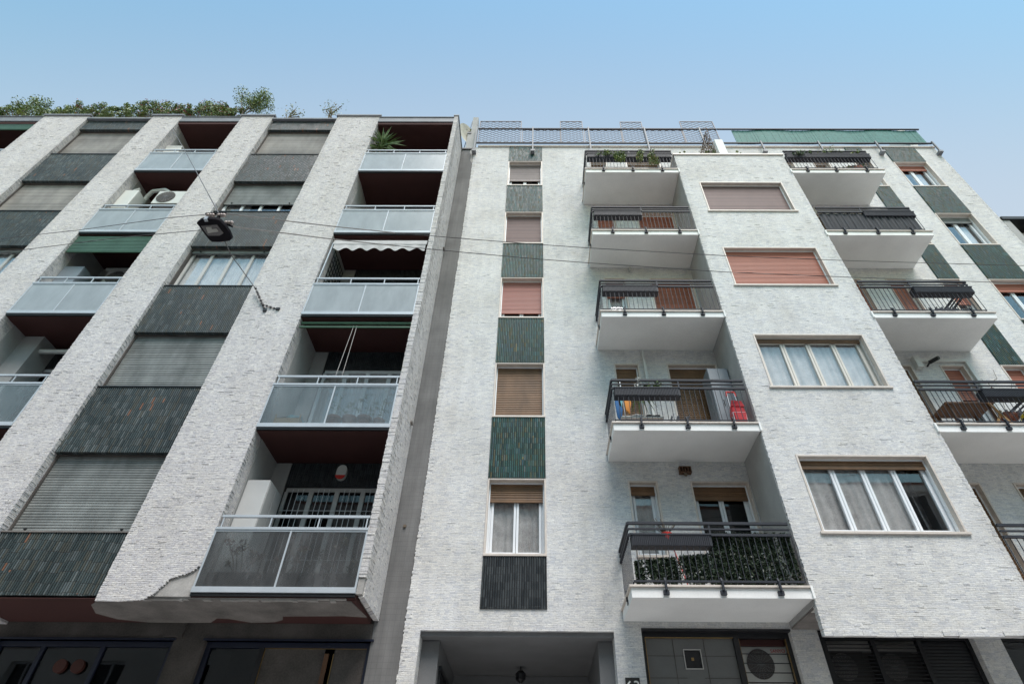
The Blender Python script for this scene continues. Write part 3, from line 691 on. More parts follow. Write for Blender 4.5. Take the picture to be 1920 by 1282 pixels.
# ---- roof of the right building
rf = thing('lattice_fence', (2.3, RF-.06, 18.93), 'grey metal roof railing with wire lattice panels, four raised above the top rail', 'fence')
yf_ = RF-.09
MB().bar((-2.12, yf_, 20.04), (6.72, yf_, 20.04), .05).bar((-2.12, yf_, 19.0), (6.72, yf_, 19.0), .05).build('rail', M['anth'], rf)
for x in (-2.16, -.09, 1.96, 4.03, 6.06):
    m = MB().bar((x, yf_-.04, 20.08), (x, yf_-.04, 18.45), .045, .05); m.box(x-.07, x+.07, yf_-.08, RF-.001, 18.34, 18.44); m.build('post', M['gutter'], rf)
segs = [(-2.08, -.53, 20.67), (-.47, .92, 20.02), (.94, 1.76, 20.67), (1.82, 3.16, 20.02), (3.2, 4.0, 20.63), (4.07, 5.42, 20.02), (5.46, 6.7, 20.67)]
for x0, x1, zt in segs:
    m = MB(); z0 = 19.03; y = yf_+.03; p = .25; q = .155
    H = zt-z0; W = x1-x0; sl = q/p
    c = -W*sl
    while c < H:
        for sg in (1, -1):
            # line z = z0 + c + sl*(x-x0)
            xa = max(0, -c/sl); xb = min(W, (H-c)/sl)
            if xb > xa+.02:
                A, B = (x0+xa, z0+c+sl*xa), (x0+xb, z0+c+sl*xb)
                if sg < 0: A, B = (x0+x1-A[0], A[1]), (x0+x1-B[0], B[1])
                m.bar((A[0], y+(.006 if sg < 0 else 0), A[1]), (B[0], y+(.006 if sg < 0 else 0), B[1]), .0125, .008)
        c += q*1.02
    for x in (x0, x1): m.bar((x, y, z0), (x, y, zt), .028)
    m.bar((x0, y, zt), (x1, y, zt), .028); m.bar((x0, y, z0), (x1, y, z0), .028)
    m.build('lattice_panel', M['black_net'], rf)
gf = thing('reed_fence', (10.7, RF-.06, 18.93), 'green reed screen along the roof edge railing', 'fence')
m = MB(); x = 7.28
while x < 14.1:
    d = rnd.uniform(0, .008)+.012*math.sin(x*3.1); m.box(x, x+.05, yf_+.035-d, yf_+.05-d, 19.03, 20.02); x += .0502
m.build('reed_mat', M['reed'], gf)
MB().bar((6.74, yf_, 20.04), (14.2, yf_, 20.04), .05).bar((6.74, yf_, 19.02), (14.2, yf_, 19.02), .05).build('rail', M['anth'], gf)
for x in (8.08, 10.13, 12.18, 14.2):
    m = MB().bar((x, yf_-.04, 19.08), (x, yf_-.04, 18.45), .045, .05); m.box(x-.07, x+.07, yf_-.08, RF-.001, 18.34, 18.44); m.build('post', M['gutter'], gf)
MB().box(13.97, 14.25, RF+.36, 12.6, 18.93, 20.9).build('end_parapet', M['plaster_white'], rb)
MB().box(-2.39, -2.19, RF-.02, RF+.3, 18.76, 21.08).box(-2.5, -2.391, RF-.02, RF+.3, 18.76, 19.8).build('roof_pier', M['plaster'], rb)
MB().box(-2.52, -2.37, RF-.05, RF+.33, 19.8, 19.86).build('pier_cap', M['gutter'], rb)
# partition wall on the bay terrace, with dry climber trellis
pw = thing('terrace_partition', (5.9, 9.9, 16.4), 'white partition wall standing on the bay roof terrace with a dry trellis climber', 'wall')
MB().box(5.86, 6.12, BF+.06, 10.4, 16.4, 17.45).build('wall', M['plaster_white'], pw)
m = MB()
for i in range(8): m.bar((5.8, 9.5+i*.12, 16.4), (5.8, 9.5+i*.12, 18.4), .012); m.bar((5.8, 9.45, 16.6+i*.24), (5.8, 10.4, 16.6+i*.24), .012)
m.build('trellis', M['wood'], pw)
m = MB(); rg = random.Random(3)
for _ in range(420): tri_leaf(m, (5.8+rg.gauss(0, .03), rg.uniform(9.55, 10.4), rg.uniform(17.0, 18.4)), .035, rg)
m.build('dry_climber', M['stem'], pw)
for i, (x, hgt, n_) in enumerate(((4.75, .28, 90), (5.45, .3, 80), (5.62, .32, 90), (6.5, .42, 90))):
    t = thing('potted_plant', (x, BF+.18, 16.4), ['low herb plant at the left corner of the bay terrace edge', 'yellow-green tuft on the bay terrace edge, left one of a pair', 'yellow-green tuft on the bay terrace edge, right one of a pair', 'small shrub beside the white partition on the bay terrace'][i], 'plant')
    MB().lathe((x, BF+.18, 16.4), [(.07, 0), (.09, .14)], 10).build('pot', M['terracotta'], t)
    bush(t, (x, BF+.18, 16.5), .16, .08, hgt, n_, .035, ['leaf_light', 'leaf'], 40+i, 5, 3)

# ================================================================== GAP STRIP + LEFT BUILDING
PF = 9.24
lb = thing('apartment_building', (-10, 10.5, GZ), 'older apartment block of tall stone piers, glass balconies and weathered tile panels', 'building')
LZ, LS = 3.10, 3.02
piers = [(-20.8, -19.6), (-16.75, -15.22), (-13.03, -12.03), (-9.985, -8.92), (-6.72, -5.30), (-2.75, -2.63)]
rb_strip = wall(MB(), -2.70, -2.172, GZ, 18.70, RF+.012, .3, []).build('gap_wall', M['scored'], lb)
MB().box(-2.62, -2.175, RF-.03, RF+.3, 18.70, 18.77).build('gap_flashing', M['black'], lb)
MB().prism([(-2.30, 18.7), (-2.178, 18.7), (-2.176, 17.85), (-2.21, 17.8), (-2.27, 17.95), (-2.26, 18.3), (-2.33, 18.5)], RF+.004, RF+.03).build('bare_patch', M['concrete'], lb)
# pier bodies
for i, (a, b) in enumerate(piers):
    m = MB()
    if i == 4:
        # facing has fallen off at the foot, right corner: irregular outline
        out = [(a, 2.97), (-6.35, 2.965), (-6.1, 2.98), (-5.98, 2.99), (-5.86, 3.06), (-5.80, 3.16), (-5.75, 3.22), (-5.70, 3.30), (-5.6, 3.34), (-5.5, 3.37), (-5.42, 3.40), (-5.35, 3.46), (-5.31, 3.50), (b, 3.50), (b, 18.62), (a, 18.62)]
        jag = out[:2]; key = out[1:13]
        for (xa_, za_), (xb_, zb_) in zip(key, key[1:]):
            n_ = max(1, int(math.hypot(xb_-xa_, zb_-za_)/.035)); xx_, zz_ = xa_, za_
            for q in range(1, n_+1):
                zz_ = za_+(zb_-za_)*q/n_; jag.append((xx_+rnd.uniform(-.008, .008), zz_+rnd.uniform(-.006, .006))); xx_ = xa_+(xb_-xa_)*q/n_; jag.append((xx_+rnd.uniform(-.008, .008), zz_+rnd.uniform(-.006, .006)))
        m.prism(jag+out[12:], PF, PF+.03)
        m.box(a+.001, a+.3, PF+.031, PF+.054, 3.0, 18.62)
        m.box(a+.004, b-.004, PF+.055, RF, 3.06, 18.62)
        m.build('pier', M['stone_left'], lb)
        MB().box(a+.31, b-.002, PF+.031, PF+.054, 3.05, 3.9).build('bare_plaster', M['concrete'], lb)
    elif i == 5:
        m.box(a, b, PF, RF, 3.35, 18.66); m.box(a+.03, b, PF+.09, RF, 3.08, 3.349); m.build('pier', M['stone_left'], lb)
        MB().box(a+.004, b-.02, PF+.02, PF+.088, 3.1, 3.348).build('bare_plaster', M['concrete'], lb)
    else:
        m.box(a, b, PF, RF, 2.99, 18.62); m.build('pier', M['stone_left'], lb)
    e = MB()
    if i != 5: edge_stones(e, a, PF, 3.02, 18.6, -1, .036, .013); edge_stones(e, b, PF, 3.55 if i == 4 else 3.02, 18.6, 1, .036, .013)
    else:
        z = 3.4
        while z < 18.6: hh = rnd.uniform(.028, .045); e.box(a-rnd.uniform(0, .012), b+rnd.uniform(0, .010), PF-rnd.uniform(0, .010), PF+rnd.uniform(.1, .4), z, z+hh-.0015); z += hh
        for _ in range(500):
            y = rnd.uniform(PF+.05, RF-.25); z = rnd.uniform(3.12, 18.5); e.box(b-.02, b+rnd.uniform(.002, .006), y, y+rnd.uniform(.04, .14), z, z+rnd.uniform(.018, .034))
    if b-a > .5: face_stones(e, a+.02, b-.02, PF, 3.6 if i == 4 else 3.02, 18.5, 22, .015)
    e.build('pier_stone_course', M['stone_left'], lb)
    if i != 5: MB().box(a-.05, b+.06, PF-.05, RF, 18.62, 18.69).build('pier_cap', M['gutter'], lb)
    else: MB().box(a-.03, b+.03, PF-.03, RF+.2, 18.66, 18.72).build('pier_cap', M['gutter'], lb)
# rear wall of loggias + panel bays, with openings
cellsP = [(-19.6, -16.75, 'B'), (-15.22, -13.03, 'P'), (-12.03, -9.985, 'B'), (-8.92, -6.72, 'P'), (-5.30, -2.75, 'B')]
hl = []
for a, b, t in cellsP:
    for k in range(5):
        if t == 'B': hl.append((a+.34, b-.12, LZ+LS*k+.12, LZ+LS*k+2.44))
        else: hl.append((a+.05, b-.05, 4.15+3.045*k, 5.55+3.045*k))
hl += [(-8.95, -5.98, GZ+.8, 2.76), (-5.45, -2.68, GZ+.5, 2.76)]
hl += [(-14.5, -10.0, GZ+.8, 2.76)]
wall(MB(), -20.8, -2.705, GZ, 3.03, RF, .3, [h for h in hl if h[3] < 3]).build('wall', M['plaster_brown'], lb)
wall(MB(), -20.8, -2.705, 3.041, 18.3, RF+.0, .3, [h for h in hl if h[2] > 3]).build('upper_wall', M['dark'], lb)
sh = MB().box(-20.8, -2.7, 18, 18.3, GZ, 18.3).box(-20.8, -20.5, 10.8, 18, GZ, 18.3).box(-2.95, -2.7, 10.83, 18, GZ, 18.3).box(-20.8, -2.7, 10.83, 18.3, 18.3, 18.45)
for k in range(5): sh.box(-20.5, -2.95, 10.81, 18, LZ+LS*k-.1, LZ+LS*k+.1)
for a, b, t in cellsP[1:]: sh.box(a-.4, a-.3, 10.81, 18, GZ, 18.3)
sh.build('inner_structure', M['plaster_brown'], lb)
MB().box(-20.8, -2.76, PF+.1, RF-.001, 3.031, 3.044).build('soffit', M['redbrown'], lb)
# peeled plaster patch under the first floor
pp = [(-6.68, 9.30), (-5.9, 9.29), (-2.83, 9.36), (-2.80, 9.62), (-2.74, 10.12), (-3.1, 10.06), (-3.6, 10.08), (-4.12, 10.10), (-4.18, 10.28), (-4.35, 10.40), (-4.75, 10.44), (-5.05, 10.25), (-5.25, 10.22), (-5.45, 10.45), (-5.9, 10.47), (-6.5, 10.46), (-6.95, 10.30), (-7.15, 10.0), (-7.0, 9.6)]
MB().hprism(pp, 3.020, 3.030).build('peeled_soffit_patch', M['plaster_dirty'], lb)
m = MB(); x = -6.7
while x < -2.9: l = rnd.uniform(.05, .2); m.box(x, x+l, PF+.06, PF+.12+rnd.uniform(0, .03), 3.03-rnd.uniform(0, .03), 3.09); x += l
m.build('broken_edge', M['concrete'], lb)

# tile panels and windows of the panel bays
def pbay(a, b, idx):
    shk = [['sh_grey', 4.13], ['sh_grey', 7.17], None, ['sh_beige', 13.3], ['sh_beige', 16.3]] if idx == 1 else [['sh_grey', 4.13], ['sh_grey', 7.17], ['sh_grey', 11.55], ['sh_grey', 13.74], ['sh_beige', 16.3]]
    for k in range(6):
        z1 = 4.07+3.045*k if k < 5 else 18.42; z0 = 3.07 if k == 0 else z1-1.51 if k < 5 else 17.85
        ribs_v(MB(), a+.002, b-.002, z0, z1-.002, 9.33, .042, .016, 9.56).build('tile_panel', M['tile_aged'], lb)
        if k < 5: MB().box(a+.004, b-.004, 9.30, 9.56, z1, z1+.022).build('panel_sill', M['black' if k else 'plaster_dirty'], lb)
    for k in range(5):
        z0 = 4.095+3.045*k; z1 = 5.605+3.045*k if k < 4 else 17.85
        st = shk[k]; yw = 9.46
        if st is None: st = ['sh_grey', z1-.12]
        w_ = MB().box(a+.003, a+.035, yw-.05, yw+.06, z0, z1).box(b-.035, b-.003, yw-.05, yw+.06, z0, z1).box(a+.035, b-.035, yw-.05, yw-.02, z1-.03, z1).build('window', M['plaster_brown'], lb)
        s_ = slats_h(MB(), a+.036, b-.036, max(st[1], z0+.0), z1-.0, yw, .05, .011); s_.box(a+.04, b-.04, yw-.018, yw-.0, max(st[1], z0)+.0, max(st[1], z0)+.045)
        so = s_.build('shutter', M[st[0]], w_)
        for xx in (a+.25, b-.3): MB().box(xx, xx+.03, yw-.05, yw-.01, max(st[1], z0)+.03, max(st[1], z0)+.06).build('shutter_stop', M['black'], w_)
        if st[1] > z0+.05:
            f = MB(); p = MB(); n = 4; W = (b-a-.07)/n; y = yw+.05
            f.box(a+.035, b-.035, y, y+.05, z0, z0+.06).box(a+.035, b-.035, y, y+.05, z1-.08, z1)
            for i in range(n+1): x = a+.035+W*i; x = min(max(x, a+.06), b-.06); f.box(x-.035, x+.035, y-.002, y+.052, z0+.06, z1-.08)
            p.box(a+.06, b-.06, y+.02, y+.026, z0+.06, z1-.08)
            f.build('frame', M['white' if k == 3 else 'grey_frame'], w_); p.build('pane', M['glass'], w_)
            cu = MB(); n = 90; pts = [(a+.08+(b-a-.16)*i/n, y+.09+.016*math.sin(i*2.1)+.01*math.sin(i*.6)) for i in range(n+1)]
            if k == 2:
                for u, v in zip(pts, pts[1:]): cu.quad((u[0], u[1], z0), (v[0], v[1], z0), (v[0], v[1], z1), (u[0], u[1], z1))
            else:
                for u, v in list(zip(pts, pts[1:]))[:30]: cu.quad((u[0], u[1], z0), (v[0], v[1], z0), (v[0], v[1], z1), (u[0], u[1], z1))
            cu.build('curtain', M['curtain'], w_, smooth=True)
pbay(-15.22, -13.03, 1); pbay(-8.92, -6.72, 3)

# loggia balconies
def loggia(a, b, k, idx):
    zb = LZ+LS*k; last = k == 4
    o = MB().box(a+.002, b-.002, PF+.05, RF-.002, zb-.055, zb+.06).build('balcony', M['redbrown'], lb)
    lab(o, '%s glass-fronted balcony of the %s balcony column' % (ordn[k], {0: 'far left', 2: 'middle', 4: 'right'}[idx]))
    MB().box(a+.002, b-.002, PF+.0, PF+.049, zb-.045, zb-.003).build('drip_edge', M['black'], o)
    y = PF-.012; r = MB()
    r.box(a+.0, b-.0, y-.01, y+.05, zb, zb+.085); r.box(a-.0, b+.0, y-.01, y+.03, zb+1.0, zb+1.045)
    r.box(a+.02, b-.02, y+.02, y+.06, zb+1.225, zb+1.27)
    for x in (a+.002, (a+b)/2-.014, b-.030): r.box(x, x+.028, y, y+.03, zb+.085, zb+1.0)
    n = 3
    for i in range(4): x = a+.05+(b-a-.12)*i/3; r.box(x, x+.022, y+.025, y+.045, zb+1.045, zb+1.225)
    r.box(a+.03, b-.03, y+.003, y+.024, zb+.97, zb+1.0)
    r.build('railing', M['alu'], o, .003)
    fm = 'frost' if k >= 2 else ('frost_dim' if k == 1 else 'frost_dirty')
    for x0, x1 in ((a+.03, (a+b)/2-.014), ((a+b)/2+.014, b-.03)): MB().box(x0, x1, y+.01, y+.018, zb+.085, zb+.97).build('glass_panel', M[fm], o)
    # stone side strip on the rear wall, tile band and window
    MB().box(a+.001, a+.33, RF-.03, RF-.001, zb+.06, zb+LS-.06).build('rear_stone', M['plaster'], o)
    ribs_v(MB(), a+.34, b-.003, zb+2.44, zb+LS-.06, RF-.03, .0425, .01, RF-.002).build('rear_tile_band', M['tile_dark'], o)
    zz0, zz1 = zb+.12, zb+2.44; yw = RF+.03; f = MB(); n = 4; xa, xb = a+.36, b-.13; W = (xb-xa)/n
    f.box(xa, xb, yw, yw+.06, zz1-.08, zz1).box(xa, xb, yw, yw+.06, zz0, zz0+.08)
    for i in range(n+1): x = xa+W*i; f.box(max(x-.045, xa-.02), min(x+.045, xb+.02), yw-.003, yw+.063, zz0+.08, zz1-.08)
    wd = f.build('balcony_door', M['grey_frame' if k != 1 else 'white'], lb); MB().box(xa, xb, yw+.03, yw+.036, zz0+.08, zz1-.08).build('pane', M['glass_dark' if k != 1 else 'glass'], wd)
    if idx == 4 and k == 1:
        cu = MB(); n = 80; pts = [(xa+(xb-xa)*i/n, yw+.16+.016*math.sin(i*2.1)) for i in range(n+1)]
        for u, v in zip(pts, pts[1:]): cu.quad((u[0], u[1], zz0), (v[0], v[1], zz0), (v[0], v[1], zz1), (u[0], u[1], zz1))
        cu.build('curtain', M['curtain'], wd)
    if idx == 4 and k == 0:
        g_ = MB()
        for i in range(n):
            for q in (1, 2, 3): x = xa+W*i+.045+(W-.09)*q/4; g_.bar((x, yw-.03, zz0+.02), (x, yw-.03, zz1-.04), .012, n=4)
        g_.bar((xa, yw-.03, zb+1.95), (xb, yw-.03, zb+1.95), .012, n=4); g_.bar((xa, yw-.03, zb+1.0), (xb, yw-.03, zb+1.0), .012, n=4)
        g_.build('security_bar', M['white'], wd)
for idx in (0, 2, 4):
    a, b, t = cellsP[idx]
    for k in range(5): loggia(a, b, k, idx)
    # plastered inner side walls (thin lining over the pier stone) from 30 cm in
    MB().box(a+.0005, a+.012, PF+.33, RF-.031, 3.1, 18.25).box(b-.012, b-.0005, PF+.33, RF-.031, 3.1, 18.25).build('loggia_side_plaster', M['plaster'], lb)
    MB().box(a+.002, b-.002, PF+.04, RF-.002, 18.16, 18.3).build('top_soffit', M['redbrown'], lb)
    MB().box(a-.0, b+.0, PF+.0, PF+.06, 18.28, 18.55).box(a, b, PF-.03, PF+.2, 18.55, 18.58).build('gutter', M['gutter'], lb, .008)
for idx in (1, 3):
    a, b, t = cellsP[idx]; MB().box(a, b, PF-.02, PF+.3, 18.42, 18.50).box(a, b, PF+.3, RF, 18.42, 18.48).build('gutter', M['gutter'], lb, .008)

# ground floor openings of the left building
def gwin(x0, x1, z1, fm, name='shop_window'):
    return MB().box(x0, x0+.08, RF+.08, RF+.16, GZ+.8, z1).box(x1-.08, x1, RF+.08, RF+.16, GZ+.8, z1).box(x0+.08, x1-.08, RF+.08, RF+.16, z1-.08, z1).box(x0-.03, x1+.03, RF-.03, RF+.1, z1, z1+.03).build(name, M[fm], lb)
g1 = gwin(-8.95, -5.98, 2.76, 'navy'); g2 = gwin(-5.45, -2.68, 2.76, 'navy'); g3 = gwin(-14.5, -10.0, 2.76, 'navy')
MB().box(-14.4, -10.1, RF+.11, RF+.12, GZ+.8, 2.68).build('pane', M['glass_dark'], g3)
for x in (-8.2, -7.2): MB().box(x, x+.07, RF+.085, RF+.155, GZ+.8, 2.68).build('mullion', M['navy'], g1)
MB().box(-8.87, -6.06, RF+.12, RF+.13, GZ+.8, 2.68).build('pane', M['glass_dark'], g1)
for x in (-7.72, -7.43):
    n = 20; MB().prism([(x+.1*math.cos(2*math.pi*i/n), 2.39+.1*math.sin(2*math.pi*i/n)) for i in range(n)], RF+.06, RF+.12).build('round_vent', M['dark_disc'], g1)
MB().box(-4.55, -4.47, RF+.085, RF+.155, GZ+.5, 2.68).build('mullion', M['black'], g2)
MB().box(-5.37, -4.55, RF+.12, RF+.13, GZ+.5, 2.68).build('pane', M['glass_dark'], g2)
MB().box(-4.47, -3.46, RF+.12, RF+.13, GZ+.5, 2.68).box(-3.3, -2.76, RF+.12, RF+.13, GZ+.5, 2.68).build('wired_pane', M['plaster_brown'], g2)
MB().box(-4.467, -4.46, RF+.1, RF+.119, GZ+.5, 2.68).box(-4.46, -2.77, RF+.1, RF+.119, 2.672, 2.679).box(-3.31, -3.30, RF+.1, RF+.119, GZ+.5, 2.6).build('brass_strip', M['gold'], g2)
MB().box(-3.45, -3.38, RF+.09, RF+.125, GZ+.5, 2.6).build('wood_jamb', M['wood'], g2)
MB().box(-15, -2.96, 11.9, 12, GZ, 3.0).build('inner_wall', M['dark'], lb)
# shallow wall pilaster between the shop windows
MB().box(-6.16, -5.86, RF-.03, RF-.001, 2.80, 3.04).build('wall_pad', M['plaster_brown'], lb)
# rusty brackets and cable clips along the gap
for z in (6.9, 12.9):
    y = 10.1+rnd.uniform(0, .25); MB().box(-2.625, -2.585, y, y+.14, z, z+.03).build('wall_clamp', M['plaster_dirty'], lb)
MB().bar((-2.15-.3, RF-.02, 4.75), (-2.15-.3, RF+.01, 4.75), .05).build('wall_hook', M['stem'], lb)

# ================================================================== LOOSE THINGS
def blob(mb, c, rx, ry, rz, rg, n=10):
    """crumpled cloth lump"""
    i0 = len(mb.v); R_ = []
    for j in range(n+1):
        th = math.pi*j/n
        for k in range(n*2):
            ph = math.pi*k/n; q = 1+.16*math.sin(3*ph+j)+rg.uniform(-.07, .07)
            mb.v.append((c[0]+rx*q*math.sin(th)*math.cos(ph), c[1]+ry*q*math.sin(th)*math.sin(ph), c[2]+rz*q*math.cos(th)))
    for j in range(n):
        for k in range(n*2): a = i0+j*2*n+k; b = i0+j*2*n+(k+1) % (2*n); mb.f.append((a, b, b+2*n, a+2*n))

# ---- roof hedge of the left building
hd = [(-19.9, .8, 1.1), (-18.6, .85, 1.75), (-17.4, .8, 1.2), (-16.2, .7, 1.25), (-14.9, .75, 1.05), (-13.9, .7, 1.35), (-12.9, .6, 1.15), (-12.0, .7, 1.5), (-11.1, .55, 1.0)]
names = ['leafy roof shrub at the left edge of the picture', 'tallest bushy roof shrub of the left hedge, above the far left pier', 'low roof shrub with few pink flowers left of the gap in the hedge', 'roof shrub thinning out beside the gap in the hedge', 'pale low roof shrub right of the gap in the hedge', 'roof shrub with scattered pink flowers right of the hedge gap', 'roof shrub full of red and pink flowers', 'bushy roof shrub with pink tips above the third pier', 'low flowering roof shrub left of the small tree']
for i, ((x, r_w, h), nm) in enumerate(zip(hd, names)):
    t = thing('roof_shrub', (x, 9.5, 18.6), nm, 'shrub', 'flowering shrubs along the roof edge')
    MB().box(x-.42, x+.42, 9.36, 9.66, 18.60, 18.80).build('planter', M['plaster_dirty'], t)
    bush(t, (x*.975, 9.48, 18.72), r_w*.78, .2, h*.84, 2300, .046, ['leaf', 'leaf_light', 'leaf_mid'], 100+i, 34, 14, [0, 0, 0, 2, 0, 2, 4, 3, 2][i])
def tree(x, z0, h, wd, seed, label, n=700, mats=('leaf', 'leaf_light'), name='small_tree'):
    t = thing(name, (x, 9.45, z0), label, 'tree')
    rg = random.Random(seed); m = MB(); tips = []
    for k in range(7):
        tip = Vector((x+rg.uniform(-wd, wd), 9.45+rg.uniform(-.15, .15), z0+h*rg.uniform(.55, 1))); mid = Vector((x+rg.uniform(-.1, .1), 9.45, z0+h*.35))
        m.tube([(x, 9.45, z0), tuple(mid), tuple(mid.lerp(tip, .5)+Vector((rg.uniform(-.1, .1), 0, .05))), tuple(tip)], .03, 5); tips += [mid.lerp(tip, .6), tip]
    m.build('trunk', M['stem'], t); mbs = [MB() for _ in mats]
    for tp in tips:
        for _ in range(n//len(tips)):
            d = Vector((rg.gauss(0, 1), rg.gauss(0, 1), rg.gauss(0, 1))).normalized()*.33*rg.random()**.5
            tri_leaf(mbs[rg.randrange(len(mats))], tp+d, .036*rg.uniform(.7, 1.3), rg)
    for mb, mt in zip(mbs, mats): mb.build('crown', M[mt], t)
tree(-10.25, 18.6, 2.05, .6, 5, 'feathery small tree rising highest above the roof hedge', 2600)
tree(-8.6, 18.5, .95, .5, 6, 'low pale sapling on the roof right of the fourth cap', 200, ('leaf_light', 'leaf_dry'), 'roof_sapling')
tree(-7.1, 18.5, 1.15, .28, 7, 'yellowed sapling alone on the roof left of the wide pier', 220, ('leaf_dry', 'leaf_light'), 'roof_sapling')

# ---- dish, antenna, plant on the roof pier
t = thing('satellite_dish', (-2.40, 10.7, 19.2), 'weathered satellite dish half hidden behind the last thin pier', 'satellite dish')
m = MB(); n = 20; c0 = Vector((-2.52, 10.55, 19.75))
rings = []
for j in range(5):
    rr = .48*j/4; rings.append([(c0.x+rr*math.cos(2*math.pi*i/n)*.55, c0.y+rr*math.cos(2*math.pi*i/n)*.6-.1*(j/4)**2, c0.z+rr*1.2*math.sin(2*math.pi*i/n)) for i in range(n)])
for j in range(4):
    for i in range(n): k = (i+1) % n; m.quad(rings[j][i], rings[j][k], rings[j+1][k], rings[j+1][i])
m.build('reflector', M['dish'], t, smooth=True)
MB().bar((-2.52, 10.58, 19.75), (-2.36, 10.62, 19.4), .04).bar((-2.36, 10.62, 19.4), (-2.36, 10.62, 18.78), .04).build('arm', M['black'], t)
t = thing('antenna_pole', (-2.62, 10.6, 18.7), 'thin upright antenna pole beside the satellite dish', 'antenna'); MB().bar((-2.6, 10.6, 18.7), (-2.42, 10.6, 21.0), .03, n=6).build('pole', M['gutter'], t); MB().bar((-2.56, 10.45, 20.1), (-2.46, 10.75, 20.1), .012).bar((-2.54, 10.45, 20.35), (-2.44, 10.75, 20.35), .012).build('element', M['gutter'], t)
t = thing('potted_plant', (-2.44, 10.62, 19.86), 'small green plant in a grey pot on the low roof pier', 'plant')
MB().lathe((-2.44, 10.62, 19.86), [(.07, 0), (.11, .22)], 12).build('pot', M['plaster_dirty'], t); bush(t, (-2.45, 10.62, 20.0), .16, .12, .42, 160, .045, ['leaf', 'leaf_light'], 61, 6, 4)

# ---- plants in the top planters
def trail(x, k, w_, up, down, n, seed, label, mats, y=GF+.03, z=None, sz=.035):
    zz = 3.29+ST*k+.78 if z is None else z
    t = thing('planter_plant', (x, y, zz-.1), label, 'plant', 'plants growing in the balcony planters')
    rg = random.Random(seed); mbs = [MB() for _ in mats]; st = MB()
    tips = []
    for q in range(max(4, int(w_*14))):
        bx = x+rg.uniform(-w_, w_)*.85; top = (bx+rg.uniform(-.1, .1), y-rg.uniform(-.05, .1), zz+up*rg.uniform(.3, 1))
        st.tube([(bx, y, zz-.05), top], .008, 4); tips.append((Vector(top), min(.13, w_*.6)))
        if down and rg.random() < .8:
            lo = (bx+rg.uniform(-.12, .12), y-.13, zz-down*rg.uniform(.3, 1)); st.tube([(bx, y-.05, zz+.06), (bx, y-.13, zz+.04), lo], .007, 4)
            for f in (.35, .7, 1): tips.append((Vector((bx, y-.14, zz)).lerp(Vector(lo), f), .11))
    for tp, r in tips:
        for _ in range(max(2, n//len(tips))):
            d = Vector((rg.gauss(0, 1), rg.gauss(0, .7), rg.gauss(0, 1))).normalized()*r*rg.random()**.5; tri_leaf(mbs[rg.randrange(len(mats))], tp+d, sz*rg.uniform(.7, 1.3), rg)
    st.build('stem', M['stem'], t)
    for mb, mt in zip(mbs, mats): mb.build('foliage', M[mt], t)
trail(2.25, 4, .22, .16, .1, 200, 11, 'yellow-green sprig in the top left planter near its left end', ['leaf_light', 'leaf'])
trail(2.62, 4, .26, .12, .62, 700, 12, 'bushy green trailing plant hanging over the top left planter', ['leaf', 'leaf_light'])
trail(3.42, 4, .34, .14, .66, 900, 13, 'wide pale trailing plant hanging from the right of the top left planter', ['leaf_light', 'leaf_dry', 'leaf'])
trail(8.26, 4, .14, .12, .02, 150, 14, 'dark green tuft at the left end of the top right planter', ['leaf', 'leaf_dark'])
trail(8.62, 4, .10, .16, 0, 90, 15, 'small green herb second from the left in the top right planter', ['leaf'])
trail(9.05, 4, .22, .16, 0, 180, 16, 'row of low green herbs in the middle of the top right planter', ['leaf', 'leaf_light'])
trail(9.45, 4, .18, .42, 0, 110, 17, 'thin tall herb stalks in the top right planter', ['leaf', 'leaf_light'], sz=.028)
trail(10.02, 4, .11, .16, 0, 130, 18, 'bright yellow-green plant at the right end of the top right planter', ['leaf_light'])
trail(2.42, 1, .14, .2, 0, 150, 19, 'green leaves in the planter beside white flowers on the second left balcony', ['leaf', 'leaf_light'])
t = thing('flowering_plant', (2.16, GF-.16, 7.0), 'two round white flowers above the second left planter', 'flower')
m = MB(); fl = MB(); rg = random.Random(4)
for x, z in ((2.13, 7.36), (2.08, 7.22)):
    m.tube([(2.14, GF+.03, 7.1), (x, GF-.02, z)], .008, 4)
    for _ in range(40): d = Vector((rg.gauss(0, 1), rg.gauss(0, 1), rg.gauss(0, 1))).normalized()*.05; tri_leaf(fl, Vector((x, GF-.02, z))+d, .025, rg)
m.build('stem', M['leaf'], t); fl.build('petals', M['white_flower'], t)
t = thing('potted_plant', (2.22, GF-.1, 3.98), 'spiky dry plant in a red pot on the lowest left planter', 'plant')
MB().lathe((2.22, GF+.02, 3.97), [(.06, 0), (.1, .16)], 12).build('pot', M['redplastic'], t)
m = MB(); rg = random.Random(9)
for i in range(26): an = rg.uniform(0, 6.28); m.bar((2.22, GF+.02, 4.1), (2.22+.18*math.cos(an), GF+.02+.1*math.sin(an), 4.12+rg.uniform(.1, .28)), .008)
m.build('leaves', M['stem'], t)
t = thing('yucca', (-5.0, 9.55, 15.24), 'spiky yucca standing at the left end of the top right glass balcony', 'plant')
MB().lathe((-5.0, 9.6, 15.24), [(.14, 0), (.19, .35)], 14).build('pot', M['terracotta'], t); MB().tube([(-5.0, 9.6, 15.5), (-5.02, 9.58, 16.4), (-5.0, 9.5, 17.2)], .06, 7).build('trunk', M['stem'], t)
m = MB(); rg = random.Random(21)
